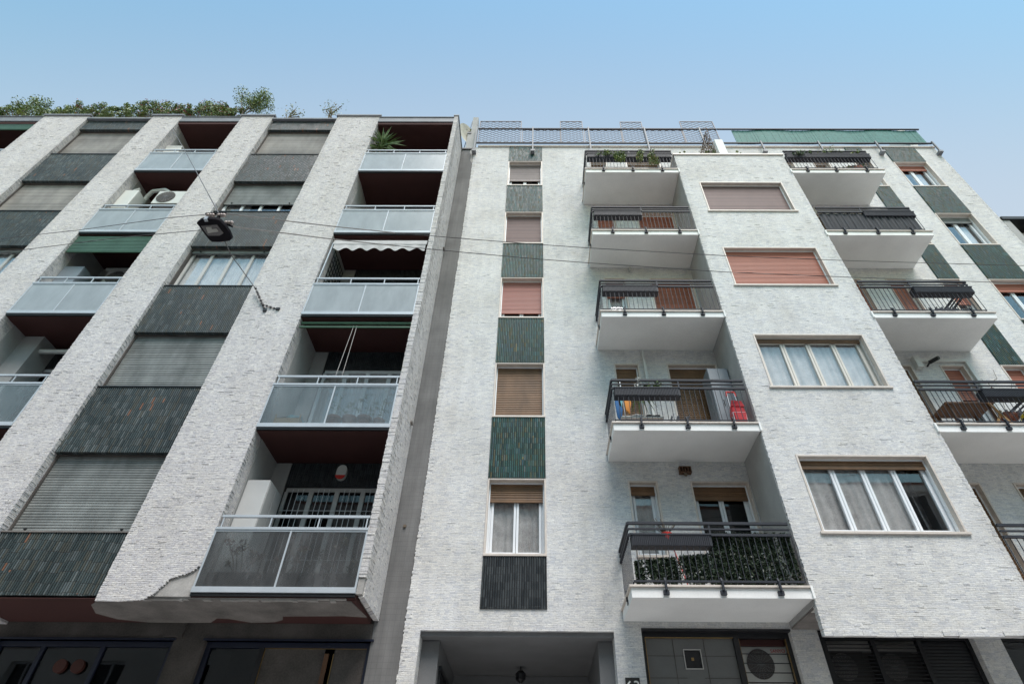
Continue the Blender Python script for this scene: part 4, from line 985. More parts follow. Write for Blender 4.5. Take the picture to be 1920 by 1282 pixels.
for hh in (16.95, 17.25):
    for i in range(34):
        an = rg.uniform(0, 6.283); el = rg.uniform(-.35, 1.45); L_ = rg.uniform(.55, .9); c = Vector((-5.0, 9.45, hh)); d = Vector((math.cos(an)*math.cos(el), .55*math.sin(an)*math.cos(el), math.sin(el)))
        s_ = d.cross(Vector((0, 0, 1))).normalized()*.022; p1 = c+d*L_*.55; p2 = c+d*L_+Vector((0, 0, -.08 if el < .6 else 0))
        m.poly([tuple(c-s_*.6), tuple(c+s_*.6), tuple(p1+s_), tuple(p2), tuple(p1-s_)])
m.build('leaves', M['leaf'], t)

# ---- left balconies
t = thing('metal_cabinet', (-4.95, 9.95, LZ+.06), 'pale grey cabinet against the side wall of the lowest right glass balcony', 'cabinet')
MB().box(-5.28, -4.86, 9.62, 10.25, LZ+.06, 5.22).build('body', M['cabinet'], t, .006); MB().box(-4.858, -4.85, 9.64, 9.93, LZ+.12, 5.18).box(-4.858, -4.85, 9.945, 10.23, LZ+.12, 5.18).build('door', M['cabinet'], t)
t = thing('alarm_siren', (-3.9, 10.45, 5.66), 'white alarm siren with an orange lens on the dark tile band', 'alarm')
m = MB(); n = 24; out = [(-3.88+.105*math.cos(a_)*(1 if abs(math.sin(a_)) < .8 else 1), 5.82+.16*(abs(math.sin(a_))**.7)*math.copysign(1, math.sin(a_))) for a_ in [2*math.pi*i/n for i in range(n)]]
m.prism(out, 10.37, 10.468); m.build('housing', M['ac'], t, .012); MB().prism([(x, z) for x, z in [(-3.88+.098*math.cos(a_), 5.74+.085*math.sin(a_)) for a_ in [math.pi+math.pi*i/12 for i in range(13)]]], 10.355, 10.369).build('lens', M['redplastic'], t)
for i, x in enumerate((-3.93, -3.62, -3.33, -3.04)):
    t = thing('potted_plant', (x, 9.40, LZ+LS+.06), ['leftmost tomato seedling pot behind the second lowest right glass front', 'tomato seedling pot second from the left behind the glass', 'tomato seedling pot second from the right behind the glass', 'smallest tomato seedling pot by the thin end pier'][i], 'plant', 'terracotta pots behind the glass front')
    z = LZ+LS+.06; sc_ = 1 if i < 3 else .8
    MB().lathe((x, 9.40, z), [(.10*sc_, 0), (.135*sc_, .2*sc_), (.15*sc_, .2*sc_), (.15*sc_, .26*sc_)], 16).build('pot', M['terracotta'], t)
    m = MB(); rg = random.Random(70+i)
    m.bar((x, 9.40, z+.2), (x+.02, 9.40, z+.72), .008)
    for q in range(7):
        an = rg.uniform(0, 6.28); h_ = z+.34+.055*q; tip = (x+.14*math.cos(an), 9.40+.07*math.sin(an), h_+.05); m.bar((x, 9.40, h_), tip, .005)
        for _ in range(9): tri_leaf(m, Vector(tip)+Vector((rg.uniform(-.05, .05), rg.uniform(-.04, .04), rg.uniform(-.04, .03))), .03, rg)
    m.build('seedling', M['leaf'], t)
z = LZ+LS+.06
t = thing('wooden_crate', (-4.8, 9.5, z), 'shallow pale wooden crate behind the second lowest right glass front', 'crate')
m = MB().box(-5.05, -4.55, 9.31, 9.32, z, z+.2).box(-5.05, -4.55, 9.59, 9.60, z, z+.2).box(-5.05, -5.04, 9.32, 9.59, z, z+.2).box(-4.56, -4.55, 9.32, 9.59, z, z+.2).box(-5.04, -4.56, 9.32, 9.59, z, z+.01)
for x in (-5.05, -4.575): m.box(x, x+.025, 9.30, 9.325, z, z+.28)
m.build('crate', M['pine'], t)
t = thing('cloth', (-4.72, 9.5, z+.1), 'blue cloth heaped in the wooden crate', 'cloth'); m = MB(); blob(m, (-4.72, 9.45, z+.25), .17, .11, .08, random.Random(1)); m.build('cloth', M['teal'], t)
t = thing('folding_chair', (-5.1, 9.6, z), 'dark folded chair leaning at the left end behind the second glass front', 'chair')
MB().bar((-5.2, 9.55, z), (-5.0, 9.75, z+.55), .02).bar((-5.0, 9.5, z), (-4.85, 9.7, z+.5), .02).build('frame', M['black'], t); MB().hprism([(-5.2, 9.6), (-4.9, 9.55), (-4.84, 9.8), (-5.12, 9.85)], z+.38, z+.41).build('seat', M['fabric_dark'], t)
# dark planter troughs and dry shrubs behind the lowest glass
for i, (x0, x1) in enumerate(((-5.2, -4.35), (-4.3, -3.75), (-3.7, -2.85))):
    t = thing('planter_trough', ((x0+x1)/2, 9.45, LZ+.06), ['left', 'middle', 'right'][i]+' dark trough of dry plants behind the lowest stained glass front', 'planter', 'troughs behind the lowest glass front')
    m = MB().box(x0, x1, 9.31, 9.33, LZ+.06, LZ+.34).box(x0, x1, 9.55, 9.57, LZ+.06, LZ+.34).box(x0, x0+.02, 9.33, 9.55, LZ+.06, LZ+.34).box(x1-.02, x1, 9.33, 9.55, LZ+.06, LZ+.34).box(x0+.02, x1-.02, 9.33, 9.55, LZ+.1, LZ+.28)
    m.build('trough', M['black'], t, .01); bush(t, ((x0+x1)/2, 9.44, LZ+.3), (x1-x0)*.42, .08, .6, 380, .03, ['leaf_dry', 'stem', 'terracotta'], 80+i, 8, 5)
# green slatted blinds
def blind(x0, x1, y, z0, z1, label):
    t = thing('roller_blind', ((x0+x1)/2, y, z1), label, 'blind', 'green slatted balcony blinds')
    slats_h(MB(), x0, x1, z0+.03, z1, y, .06, .016, .01).build('slats', M['green_blind'], t); MB().box(x0, x1, y-.015, y+.02, z0, z0+.03).build('bottom_bar', M['green_paint'], t)
blind(-12.01, -10.0, PF+.07, 11.42, 12.08, 'green slatted blind lowered under the middle column balcony')
blind(-19.5, -16.78, PF+.07, 17.8, 18.26, 'rolled down strip of green blind at the far left top balcony')
t = thing('roller_blind', (-4.0, PF+.1, 9.0), 'rolled up green blind with two pull cords on the right balcony column', 'blind', 'green slatted balcony blinds')
MB().bar((-5.27, PF+.12, 8.98), (-2.78, PF+.12, 8.98), .07, n=10).build('roll', M['green_paint'], t); MB().box(-5.27, -2.78, PF+.05, PF+.09, 8.80, 8.83).build('bottom_bar', M['green_paint'], t)
MB().bar((-4.05, PF+.06, 8.85), (-4.12, PF+.06, 7.3), .008).build('cord', M['rope'], t); MB().bar((-3.98, PF+.06, 8.85), (-3.98, PF+.06, 7.3), .008).build('cord', M['rope'], t)
t = thing('awning', (-4.0, PF+.05, 11.9), 'retracted grey awning with a wavy valance on the right balcony column', 'awning')
MB().bar((-5.2, PF+.06, 11.85), (-2.79, PF+.06, 11.85), .09, n=12).box(-5.2, -2.79, PF+.0, PF+.02, 11.70, 11.82).build('cassette', M['awning'], t)
m = MB(); n = 90; pr = None
for i in range(n+1):
    x = -5.17+2.36*i/n; zz = 11.50+.05*math.cos(i/n*2*math.pi*6.5); y = PF+.012+.02*math.sin(i/n*2*math.pi*6.5)
    if pr: m.quad((pr[0], PF+.01, 11.70), (x, PF+.01, 11.70), (x, y, zz), (pr[0], pr[1], pr[2]))
    pr = (x, y, zz)
m.build('valance', M['awning'], t, smooth=True)
MB().bar((-5.22, PF+.05, 11.8), (-5.24, PF+.05, 10.4), .03).build('arm', M['alu'], t)
t = thing('trellis', (-5.27, 9.9, 9.3), 'dark square trellis on the side wall under the awning', 'trellis')
m = MB()
for i in range(7): m.bar((-5.275, 9.62+i*.13, 9.3), (-5.275, 9.62+i*.13, 11.9), .015)
for i in range(14): m.bar((-5.27, 9.6, 9.4+i*.19), (-5.27, 10.42, 9.4+i*.19), .015)
m.build('lattice', M['black'], t)
# middle column: boiler, duct, outdoor unit
z = LZ+3*LS+.06
t = thing('boiler', (-11.75, 9.9, z+.9), 'white wall boiler with bent flue on the middle column balcony', 'boiler')
MB().box(-12.015, -11.60, 9.42, 9.78, z+1.3, z+2.2).build('casing', M['ac'], t, .02)
MB().tube([(-11.92, 9.6, z+2.2), (-11.92, 9.6, z+2.42), (-11.8, 9.6, z+2.5)], .11, 10).build('flue', M['pipe'], t)
t = thing('air_duct', (-11.2, 10.2, z+1.5), 'white bent duct arching over to the outdoor unit on the middle column balcony', 'duct')
MB().tube([(-11.8, 9.95, z+2.0), (-11.66, 9.8, z+2.42), (-11.5, 9.7, z+2.55), (-11.1, 9.65, z+2.55), (-10.92, 9.65, z+2.42), (-10.8, 9.65, z+2.15)], .12, 12).build('duct', M['pipe'], t)
ac_unit(-10.62, 9.48, z+1.62, 'beige outdoor unit raised on the middle column balcony by the duct', .85, .62)
t = thing('white_locker', (-11.85, 9.8, z-LS), 'white and grey lockers at the left of the balcony under the green blind', 'cabinet')
z2 = LZ+2*LS+.06
MB().box(-12.01, -11.5, 9.55, 10.1, z2, z2+1.95).build('body', M['steel_cab'], t, .008); MB().box(-11.498, -11.49, 9.57, 9.82, z2+.05, z2+1.9).box(-11.498, -11.49, 9.835, 10.08, z2+.05, z2+1.9).build('door', M['steel_cab'], t)
ac_unit(-10.9, 10.0, z2+1.75, 'grey outdoor unit hanging in the dark loggia beside the lockers', .8, .55, bm='grey_frame')
for kk, y_ in ((1, 10.1), (2, 10.2)):
    t = thing('loggia_pipe', (-11, y_, LZ+LS*kk+2.5), 'horizontal pale pipe under the ceiling of the %s middle column loggia' % ordn[kk], 'pipe')
    MB().bar((-11.6, y_, LZ+LS*kk+2.62), (-10.0, y_, LZ+LS*kk+2.62), .11, n=12).build('pipe', M['pipe'], t)
MB().box(-12.018, -11.55, 9.95, RF-.032, LZ+LS+.07, LZ+2*LS-.06).build('boxed_riser', M['plaster'], lb)
z4 = LZ+4*LS+.06
t = thing('storage_bench', (-11.7, 9.8, z4), 'white storage box at the left of the top middle balcony', 'box'); MB().box(-12.01, -11.5, 9.5, 10.1, z4, z4+1.78).build('body', M['ac'], t, .02); MB().box(-12.015, -11.49, 9.49, 10.11, z4+1.78, z4+1.86).build('lid', M['ac'], t, .01)
t = thing('sun_lounger_cushion', (-3.9, 9.5, LZ+3*LS+.06), 'pale objects low behind the fourth glass front', 'basket')
MB().lathe((-4.35, 9.55, LZ+3*LS+.06), [(.1, 0), (.16, .16), (.17, .18)], 14).build('basket', M['pine'], t)
t['label'] = 'small pale basket low behind the second highest right glass front'; t.name = 'basket'

# ---- right balconies, second floor left
zt = 3.29+ST
t = thing('metal_cabinet', (4.08, 10.2, zt), 'blue-grey metal wardrobe in the corner of the second left balcony', 'cabinet')
MB().box(3.86, 4.31, 9.98, 10.46, zt, 8.22).build('body', M['steel_cab'], t, .006); MB().box(3.87, 4.08, 9.968, 9.979, zt+.05, 8.18).build('door', M['steel_cab'], t); MB().box(4.09, 4.30, 9.968, 9.979, zt+.05, 8.18).build('door', M['steel_cab'], t)
MB().box(4.04, 4.055, 9.95, 9.967, zt+.85, zt+1.0).build('handle', M['black'], t)
t = thing('shopping_trolley', (4.1, 9.6, zt), 'red shopping trolley bag with a red handle on the second left balcony', 'trolley')
m = MB().tube([(3.98, 9.62, zt+.05), (4.02, 9.66, zt+.95)], .018, 6).tube([(4.2, 9.62, zt+.05), (4.17, 9.66, zt+.95)], .018, 6)
m.tube([(3.97, 9.5, zt+.04), (3.97, 9.5, zt+.35), (4.22, 9.5, zt+.35), (4.22, 9.5, zt+.04)], .015, 6); m.build('frame', M['alu'], t)
MB().tube([(4.0, 9.66, zt+.86), (4.01, 9.66, zt+.97), (4.18, 9.66, zt+.97), (4.19, 9.66, zt+.86)], .035, 8).build('handle', M['redplastic'], t)
m = MB().prism([(3.97, zt+.1), (4.23, zt+.1), (4.25, zt+.3), (4.22, zt+.55), (4.17, zt+.60), (4.12, zt+.56), (4.05, zt+.62), (3.98, zt+.55), (3.95, zt+.3)], 9.5, 9.66); m.build('bag', M['red'], t, .03); MB().prism([(3.99, zt+.16), (4.21, zt+.16), (4.22, zt+.34), (3.98, zt+.34)], 9.475, 9.499).build('pocket', M['red'], t, .01); MB().prism([(3.96, zt+.50), (4.24, zt+.48), (4.2, zt+.62), (4.0, zt+.64)], 9.485, 9.5).build('flap', M['red'], t, .006)
for x in (3.96, 4.23): m = MB(); m.bar((x-.01, 9.66, zt+.07), (x+.01, 9.66, zt+.07), .14, n=14); m.build('wheel', M['black'], t)
t = thing('beach_parasol', (1.85, 9.75, zt), 'folded orange and blue parasol cloth standing in the corner of the second left balcony', 'parasol')
MB().bar((1.88, 9.75, zt), (1.84, 9.8, zt+1.35), .025, n=6).build('pole', M['white'], t)
for x, z_, cm, w_ in ((1.74, .55, 'blue', .07), (1.78, .85, 'teal', .06), (1.93, .72, 'orange', .07)):
    m = MB(); m.prism([(x-w_, zt+z_+.22), (x+w_*.6, zt+z_+.3), (x+w_*1.1, zt+z_), (x+w_*.4, zt+z_-.28), (x-w_*.7, zt+z_-.18)], 9.70, 9.74); m.build('cloth', M[cm], t, .01)
t = thing('folding_bench', (2.15, 9.75, zt), 'low grey bench heaped with clothes on the second left balcony', 'bench')
m = MB().box(1.75, 2.6, 9.6, 9.95, zt+.28, zt+.31)
for x in (1.8, 2.5): m.bar((x, 9.62, zt), (x+.06, 9.93, zt+.28), .02); m.bar((x, 9.93, zt), (x+.06, 9.62, zt+.28), .02)
m.build('bench', M['grey_frame'], t)
t = thing('laundry', (2.3, 9.75, zt+.31), 'black and grey clothes heaped on the low bench', 'clothes'); m = MB(); blob(m, (2.42, 9.76, zt+.36), .17, .12, .07, random.Random(5)); m.build('clothes', M['black'], t); m = MB(); blob(m, (2.12, 9.76, zt+.37), .14, .11, .08, random.Random(6)); m.build('clothes', M['curtain_grey'], t)
t = thing('potted_palm', (2.3, 9.95, zt), 'slender potted plant with drooping leaves on the second left balcony', 'plant')
MB().lathe((2.3, 10.05, zt), [(.12, 0), (.16, .25)], 14).build('pot', M['terracotta'], t); MB().bar((2.3, 10.05, zt+.2), (2.28, 10.05, zt+.95), .04, n=6).build('trunk', M['stem'], t)
m = MB(); rg = random.Random(31)
for i in range(12):
    an = 6.283*i/12; c = Vector((2.28, 10.05, zt+.95)); p1 = c+Vector((.2*math.cos(an), .14*math.sin(an), .16)); p2 = c+Vector((.38*math.cos(an), .25*math.sin(an), -.15)); sd_ = Vector((-math.sin(an), math.cos(an), 0))*.02
    m.poly([tuple(c), tuple(p1+sd_), tuple(p2), tuple(p1-sd_)])
m.build('leaves', M['leaf'], t)
for i, x in enumerate((2.66, 2.78, 2.98)):
    t = thing('shoe', (x, GF+.12, zt), ['left', 'middle', 'right'][i]+' one of three dark shoes leaning on the second left balcony edge', 'shoe', 'dark shoes on the balcony edge')
    MB().prism([(x-.03, zt+.002), (x+.03, zt+.002), (x+.08, zt+.2), (x+.05, zt+.22)], GF+.08, GF+.16).build('sole', M['fabric_dark'], t, .01)
t = thing('drain_pipe', (2.62, 10.44, 8.2), 'white square downpipe between the window and door of the second left balcony', 'pipe'); MB().box(2.58, 2.64, 10.43, 10.499, 6.35, 9.16).build('pipe', M['pipe'], t)
t = thing('wall_vent', (3.06, 10.42, 5.86), 'small brown slotted vent box on the wall under the second left balcony', 'vent')
m = MB().box(2.94, 3.18, 10.39, 10.499, 5.86, 5.875).box(2.94, 3.18, 10.39, 10.499, 5.985, 6.0).box(2.95, 3.17, 10.48, 10.498, 5.875, 5.985)
for i in range(5): x = 2.94+i*.056; m.box(x, x+.018, 10.392, 10.48, 5.875, 5.985)
m.build('grille', M['wood'], t); m = MB(); blob(m, (3.06, 10.44, 5.84), .045, .04, .035, random.Random(8), 6); m.build('knob', M['stem'], t)
# ivy screens of the first left balcony
zt = 3.29
def ivy(x0, x1, y, z0, f, n, seed, label, depth=False):
    t = thing('ivy_screen', ((x0+x1)/2, y, z0), label, 'ivy screen', 'leafy screens tied behind the lowest left railing')
    rg = random.Random(seed); m = MB(); g_ = MB()
    for _ in range(n):
        u = rg.random(); x = x0+(x1-x0)*u; h_ = f(u)*rg.random()**.8
        q = .5+.5*math.sin(x*11+math.sin(h_*3))
        if q > .93 and rg.random() < .8: continue
        tri_leaf(m, (x, y+rg.uniform(-.03, .03), z0+h_), .034*rg.uniform(.7, 1.2), rg)
    for i in range(int((x1-x0)/.12)+1): x = x0+i*.12; g_.bar((x, y+.035, z0), (x, y+.035, z0+f((x-x0)/(x1-x0))-.03), .006)
    m.build('leaves', M['leaf_dark'], t); g_.build('net', M['green_paint'], t)
ivy(1.64, 2.95, GF+.05, zt+.03, lambda u: .36+.14*u, 6000, 51, 'low dark ivy screen behind the left half of the lowest left railing')
ivy(2.9, 4.27, GF+.06, zt+.03, lambda u: .84, 9500, 52, 'tall dark ivy screen behind the right half of the lowest left railing')
t = thing('pole_lamp', (4.2, 10.0, zt), 'thin red stick leaning on the lowest left balcony', 'stick'); MB().bar((2.62, 9.9, zt), (2.42, 9.95, zt+.95), .02, n=6).build('stick', M['redplastic'], t); t.name = 'red_stick'
t.location = (2.5, 9.9, zt)
for o in list(t.children): o.location = Vector((4.2-2.5, 10.0-9.9, 0))
t = thing('red_stick', (2.75, 10.2, 3.29+2*ST), 'short red stick leaning on the wall of the third left balcony', 'stick'); MB().bar((2.72, 10.2, 3.29+2*ST), (2.62, 10.35, 3.29+2*ST+.75), .02, n=6).build('stick', M['redplastic'], t)
t = thing('wall_spotlight', (2.62, 10.45, 12.1), 'small round wall spotlight under the fourth left balcony', 'lamp'); MB().bar((2.62, 10.499, 12.1), (2.62, 10.4, 12.08), .05, n=8).lathe((2.62, 10.38, 12.02), [(.03, 0), (.06, .05), (.04, .1)], 10).build('head', M['plaster'], t)
t = thing('storage_box', (2.6, 10.1, 12.44+.03), 'small figures and a blue toy on the fourth left balcony', 'toy')
MB().lathe((2.55, 9.75, 12.46), [(.06, 0), (.07, .12), (.03, .2), (.05, .25), (.01, .3)], 10).build('figure', M['wood'], t); m = MB().lathe((2.7, 9.75, 12.46), [(.05, 0), (.06, .12), (.03, .2), (.05, .26), (.01, .3)], 10); m.build('figure', M['blue'], t); t.name = 'garden_figures'; t['label'] = 'pair of small garden figures on the fourth left balcony'; t['category'] = 'figures'

# fifth floor bits
z5 = 3.29+4*ST
t = thing('drying_rack', (1.95, 9.7, z5), 'teal and white folded drying rack at the left of the top left balcony', 'drying rack')
m = MB()
for i in range(6): m.bar((1.72+i*.06, 9.7, z5+.02), (1.74+i*.06, 9.75, z5+.75), .018)
m.bar((1.7, 9.7, z5+.1), (2.1, 9.7, z5+.1), .02).bar((1.7, 9.75, z5+.7), (2.1, 9.75, z5+.7), .02).build('rack', M['teal'], t)
t = thing('potted_plant', (9.95, 9.6, z5), 'terracotta pot with a bushy plant at the right of the top right balcony', 'plant'); MB().lathe((9.95, 9.55, z5), [(.14, 0), (.2, .28)], 14).build('pot', M['terracotta'], t); bush(t, (9.95, 9.52, z5+.2), .28, .1, .38, 380, .035, ['leaf', 'leaf_dark', 'leaf_light'], 92, 8, 4, 3)
t = thing('potted_plant', (9.5, 9.6, z5), 'smaller green pot plant left of the bushy one on the top right balcony', 'plant'); MB().lathe((9.5, 9.52, z5), [(.09, 0), (.13, .16)], 14).build('pot', M['terracotta'], t); bush(t, (9.5, 9.52, z5+.12), .16, .08, .25, 160, .03, ['leaf'], 93, 5, 4)
t = thing('watering_can', (8.2, 9.6, z5), 'bright red watering can on the top right balcony', 'watering can'); MB().lathe((8.25, 9.5, z5), [(.11, 0), (.11, .18), (.07, .25)], 14).tube([(8.33, 9.5, z5+.08), (8.5, 9.5, z5+.28)], .03, 8).tube([(8.16, 9.5, z5+.05), (8.06, 9.5, z5+.2), (8.2, 9.5, z5+.3)], .018, 6).build('body', M['redplastic'], t)
# fourth right: dark fabric behind rails
t = thing('privacy_cloth', (9.0, GF+.0, 12.44), 'dark cloth tied behind the whole fourth right railing', 'privacy screen')
m = MB(); n = 80; z0, z1 = 12.49, 13.23
for i in range(n):
    a_, b_ = 7.8+2.57*i/n, 7.8+2.57*(i+1)/n; ya, yb = GF-.002+.012*math.sin(i*.9), GF-.002+.012*math.sin((i+1)*.9); m.quad((a_, ya, z0), (b_, yb, z0), (b_, yb, z1), (a_, ya, z1))
m.quad((10.37, GF+.01, z0), (10.37, RF-.02, z0), (10.37, RF-.02, z1), (10.37, GF+.01, z1)); m.build('cloth', M['fabric_dark'], t, smooth=True)
# folded tables with slanted dark legs, third and second right balconies
for kk in (2, 1):
    zz = 3.29+ST*kk
    t = thing('folding_table', (9.9, 9.8, zz), ['', 'dark folding table with slanted slats behind the second right planter', 'dark folding table with slanted slats on the third right balcony'][kk], 'table')
    m = MB()
    for i in range(4): m.bar((9.45+i*.14, 9.6, zz+.02), (9.85+i*.14, 9.9, zz+.72), .05, .02)
    m.bar((9.6, 9.72, zz+.3), (10.1, 9.72, zz+.3), .03).bar((9.75, 9.85, zz+.6), (10.3, 9.85, zz+.6), .03); m.build('slats', M['anth'], t)
zz = 3.29+ST
t = thing('wooden_table', (8.8, 9.85, zz), 'brown wooden table seen from below on the second right balcony', 'table')
MB().box(8.42, 9.42, 9.6, 10.15, zz+.68, zz+.71).build('tabletop', M['wood'], t)
for x in (8.5, 9.3):
    for y in (9.66, 10.08): MB().box(x, x+.05, y, y+.05, zz, zz+.68).build('leg', M['wood'], t)
t = thing('folding_chair', (9.35, 9.6, zz), 'pale wooden folding chair with a red cushion on the second right balcony', 'chair')
MB().bar((9.05, 9.5, zz+.02), (9.45, 9.62, zz+.5), .035).bar((9.42, 9.5, zz+.02), (9.3, 9.62, zz+.72), .035).bar((9.3, 9.7, zz+.02), (9.6, 9.7, zz+.4), .035).build('frame', M['pine'], t)
m = MB(); blob(m, (9.55, 9.62, zz+.36), .18, .14, .09, random.Random(9)); m.build('cushion', M['terracotta'], t)
t = thing('bucket', (10.0, 9.6, zz), 'black bucket with a yellow lid under the second right planter', 'bucket'); MB().lathe((10.02, 9.6, zz), [(.16, 0), (.2, .34)], 16).build('tub', M['black'], t); MB().lathe((10.02, 9.62, zz+.341), [(.2, 0), (.2, .06), (.12, .13), (.02, .15)], 16).build('lid', M['yellow'], t)
# duct and camera above the second right door
t = thing('cable_duct', (9.6, 10.46, 8.9), 'beige duct running over and down beside the second right balcony window', 'duct')
MB().box(9.0, 10.26, 10.43, 10.499, 8.84, 8.93).box(10.2, 10.29, 10.43, 10.499, 7.0, 8.84).box(8.97, 9.12, 10.36, 10.499, 8.62, 8.95).build('duct', M['pipe'], t, .01)
t = thing('security_camera', (9.3, 10.3, 8.8), 'black cylindrical security camera beside the beige duct', 'camera'); MB().bar((9.34, 10.42, 8.80), (9.42, 10.2, 8.76), .09, n=12).bar((9.28, 10.49, 8.72), (9.34, 10.42, 8.8), .03).build('body', M['black'], t)
t = thing('bare_vine', (10.6, 10.4, 7.2), 'thin leafless vine climbing the wall right of the second right door', 'vine')
m = MB(); pts = [(10.35, 10.46, 7.3), (10.5, 10.46, 7.8), (10.42, 10.46, 8.2), (10.7, 10.46, 8.35), (10.75, 10.46, 8.62)]; m.tube(pts, .012, 4).tube([(10.5, 10.46, 7.8), (10.8, 10.46, 7.95), (11.0, 10.44, 8.3)], .01, 4).tube([(10.42, 10.46, 8.2), (10.2, 10.44, 8.45)], .008, 4)
m.build('stem', M['stem'], t); m = MB(); rg = random.Random(77)
for p in ((10.5, 10.44, 7.9), (10.7, 10.44, 8.3), (10.4, 10.44, 8.1), (10.85, 10.44, 8.05)):
    for _ in range(3): tri_leaf(m, (p[0]+rg.uniform(-.05, .05), p[1], p[2]-.04), .03, rg)
m.build('dry_leaves', M['terracotta'], t)

# ---- lower neighbour at the far right
nb = thing('neighbouring_house', (17, 10.6, GZ), 'lower neighbouring building with a dark roof edge at the far right', 'building')
MB().box(14.275, 30, 10.9, 20, GZ, 13.9).build('wall', M['plaster_white'], nb)
MB().box(14.28, 30, 10.45, 20, 14.55, 14.68).build('roof_edge', M['black'], nb); MB().box(14.28, 14.5, 10.5, 10.9, 10, 14.54).build('downpipe_wall', M['plaster'], nb)
MB().box(14.6, 30, 10.95, 11.0, 13.92, 14.5).build('glazing', M['curtain'], nb); MB().prism([(14.7, 13.75), (15.6, 14.3), (16.6, 14.3), (16.6, 13.7), (15.6, 13.7), (14.75, 13.55)], 10.35, 10.9).build('canopy', M['anth'], nb)

# ---- street lamp hung on span wires
sl = thing('street_lamp', (-4.36, 4.75, 6.3), 'flat dark street lamp hung from wires over the street', 'street lamp')
out = [(-4.5622, 4.6386), (-4.4873, 4.5836), (-4.4023, 4.5647), (-4.2717, 4.5751), (-4.2295, 4.5983), (-4.1958, 4.6769), (-4.174, 4.7888), (-4.1809, 4.9033), (-4.2308, 4.9366), (-4.3718, 4.9571), (-4.4785, 4.9575), (-4.5035, 4.921), (-4.5288, 4.8226), (-4.5468, 4.6939)]
MB().hprism(out, 6.305, 6.36).build('housing', M['lamp'], sl, .008)
cx_, cy_ = -4.366, 4.77
MB().hprism([(cx_+(x-cx_)*.7, cy_+(y-cy_)*.7) for x, y in out], 6.361, 6.41).build('heat_sink', M['lamp'], sl, .01)
MB().hprism([(-4.5141, 4.678), (-4.2902, 4.6535), (-4.2559, 4.7972), (-4.3246, 4.8381), (-4.4829, 4.8387), (-4.4956, 4.79)], 6.298, 6.304).build('lens', flat('lens_grey', (.13, .12, .12), .25), sl)
MB().hprism([(-4.4518, 4.6936), (-4.3744, 4.6854), (-4.3841, 4.7253), (-4.3156, 4.717), (-4.3113, 4.7651), (-4.4641, 4.7931)], 6.292, 6.297).build('led_board', M['led'], sl)
MB().box(-4.425, -4.385, 4.555, 4.6, 6.29, 6.35).build('clip', M['alu'], sl)
MB().bar((-4.39, 4.75, 6.41), (-4.41, 4.73, 6.64), .03).bar((-4.60, 4.72, 6.635), (-4.33, 4.73, 6.66), .035, n=8).bar((-4.40, 4.74, 6.5), (-4.15, 4.76, 6.4), .02).build('bracket', M['lamp'], sl)
def insul(x, y, z, label):
    t = thing('insulator', (x, y, z), label, 'insulator', 'wire insulators around the street lamp'); m = MB()
    for q in range(3): m.lathe((x-.035+q*.035, y, z-.03), [(.008, 0), (.026, .012), (.03, .03), (.022, .05), (.008, .06)], 8)
    m.build('insulator', M['ceramic'], t, smooth=True)
insul(-4.53, 4.73, 6.62, 'brown insulator at the left of the lamp bracket'); insul(-4.38, 4.73, 6.62, 'brown insulator at the upper right of the lamp bracket'); insul(-4.22, 4.74, 6.46, 'brown insulator at the lower right of the lamp bracket')
def wire(pts, w_, mat, label, name='span_wire'):
    t = thing(name, pts[0], label, 'cable', 'wires carrying the street lamp'); m = MB().tube(pts, w_, 5); m.build('wire', M[mat], t)
RA = [(-4.3188, 4.7313, 6.6554), (-2.9202, 4.9516, 6.675), (-2.0291, 5.0871, 6.7034), (-0.9682, 5.2452, 6.7645), (0.1208, 5.4011, 6.8323), (0.8276, 5.4994, 6.8824), (3.0005, 5.7874, 7.0599), (5.1997, 6.0585, 7.2713), (8.3607, 6.4177, 7.5891), (12, 6.85, 8.05), (40, 10.4, 12.5)]
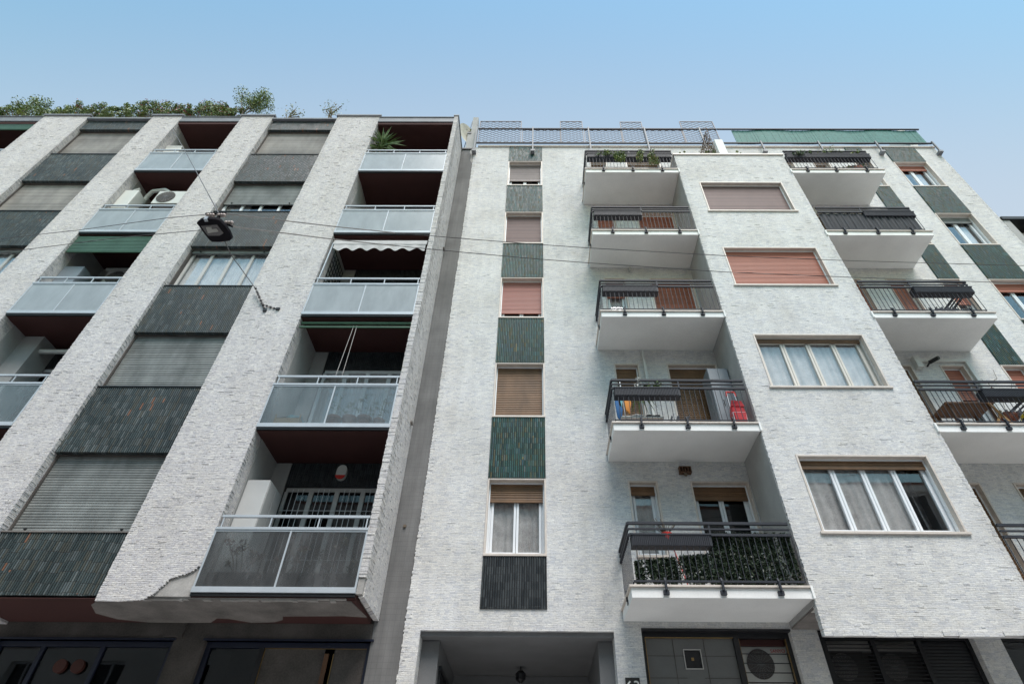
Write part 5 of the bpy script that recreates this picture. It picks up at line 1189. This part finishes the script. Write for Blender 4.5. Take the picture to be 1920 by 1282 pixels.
RB = [(-4.1326, 4.7449, 6.378), (-2.8471, 4.9516, 6.38), (-1.9788, 5.0871, 6.405), (-0.9426, 5.2452, 6.445), (-0.0219, 5.3808, 6.4833), (0.8056, 5.4994, 6.5322), (2.9127, 5.7874, 6.6707), (5.046, 6.0585, 6.865), (8.0999, 6.4177, 7.1396), (12, 6.85, 7.6), (40, 10.4, 12.0)]
wire(RA[:3], .016, 'rope', 'pale end of the upper wire right of the lamp'); wire(RA[2:], .011, 'wire', 'upper of the two dark wires running right from the lamp')
wire(RB[:3], .016, 'rope', 'pale end of the lower wire right of the lamp'); wire(RB[2:], .011, 'wire', 'lower of the two dark wires running right from the lamp')
wire([(-4.57, 4.7258, 6.6336), (-5.2664, 4.8669, 6.7389), (-6.74, 5.1762, 6.8689), (-8.2495, 5.47, 7.0237), (-24, 9.2, 9.3)], .010, 'wire', 'upper of the two wires running left from the lamp')
wire([(-4.5, 4.75, 6.31), (-5.8621, 5.0254, 6.50), (-6.9704, 5.2574, 6.604), (-8.0325, 5.47, 6.6886), (-24, 9.2, 8.9)], .010, 'wire', 'lower of the two wires running left from the lamp')
wire([(-4.43, 4.74, 6.66), (-8.0, 6.87, 11.9), (-11.99, 9.23, 17.72)], .016, 'wire', 'stay wire from the lamp up to the middle pier', 'stay_wire')
wire([(-4.36, 4.76, 6.42), (-5.15, 6.2, 7.55), (-6.56, 9.15, 9.90)], .016, 'wire', 'stay wire from the lamp down to the wide pier', 'stay_wire')
V0 = (-6.56, 9.15, 9.90)
t = thing('anchor_stay', V0, 'twisted forked wire end anchored at two points on the wide pier', 'cable')
for P in ((-6.155, 9.235, 9.25), (-5.87, 9.235, 9.30)):
    mid = tuple((V0[i]*.45+P[i]*.55)+(-.16 if i == 2 and P[0] > -6 else 0)+(-.06 if i == 0 and P[0] > -6 else 0) for i in range(3)); m = MB().tube([V0, mid, P], .018, 5)
    for q in range(9):
        f = q/8; c = Vector(V0).lerp(Vector(mid), f*2) if f < .5 else Vector(mid).lerp(Vector(P), f*2-1); m.box(c.x-.022, c.x+.022, c.y-.022, c.y+.022, c.z-.012, c.z+.012)
    m.build('twisted_wire', M['wire'], t); MB().box(P[0]-.04, P[0]+.04, 9.20, 9.238, P[2]-.03, P[2]+.03).build('anchor_plate', M['black'], t)
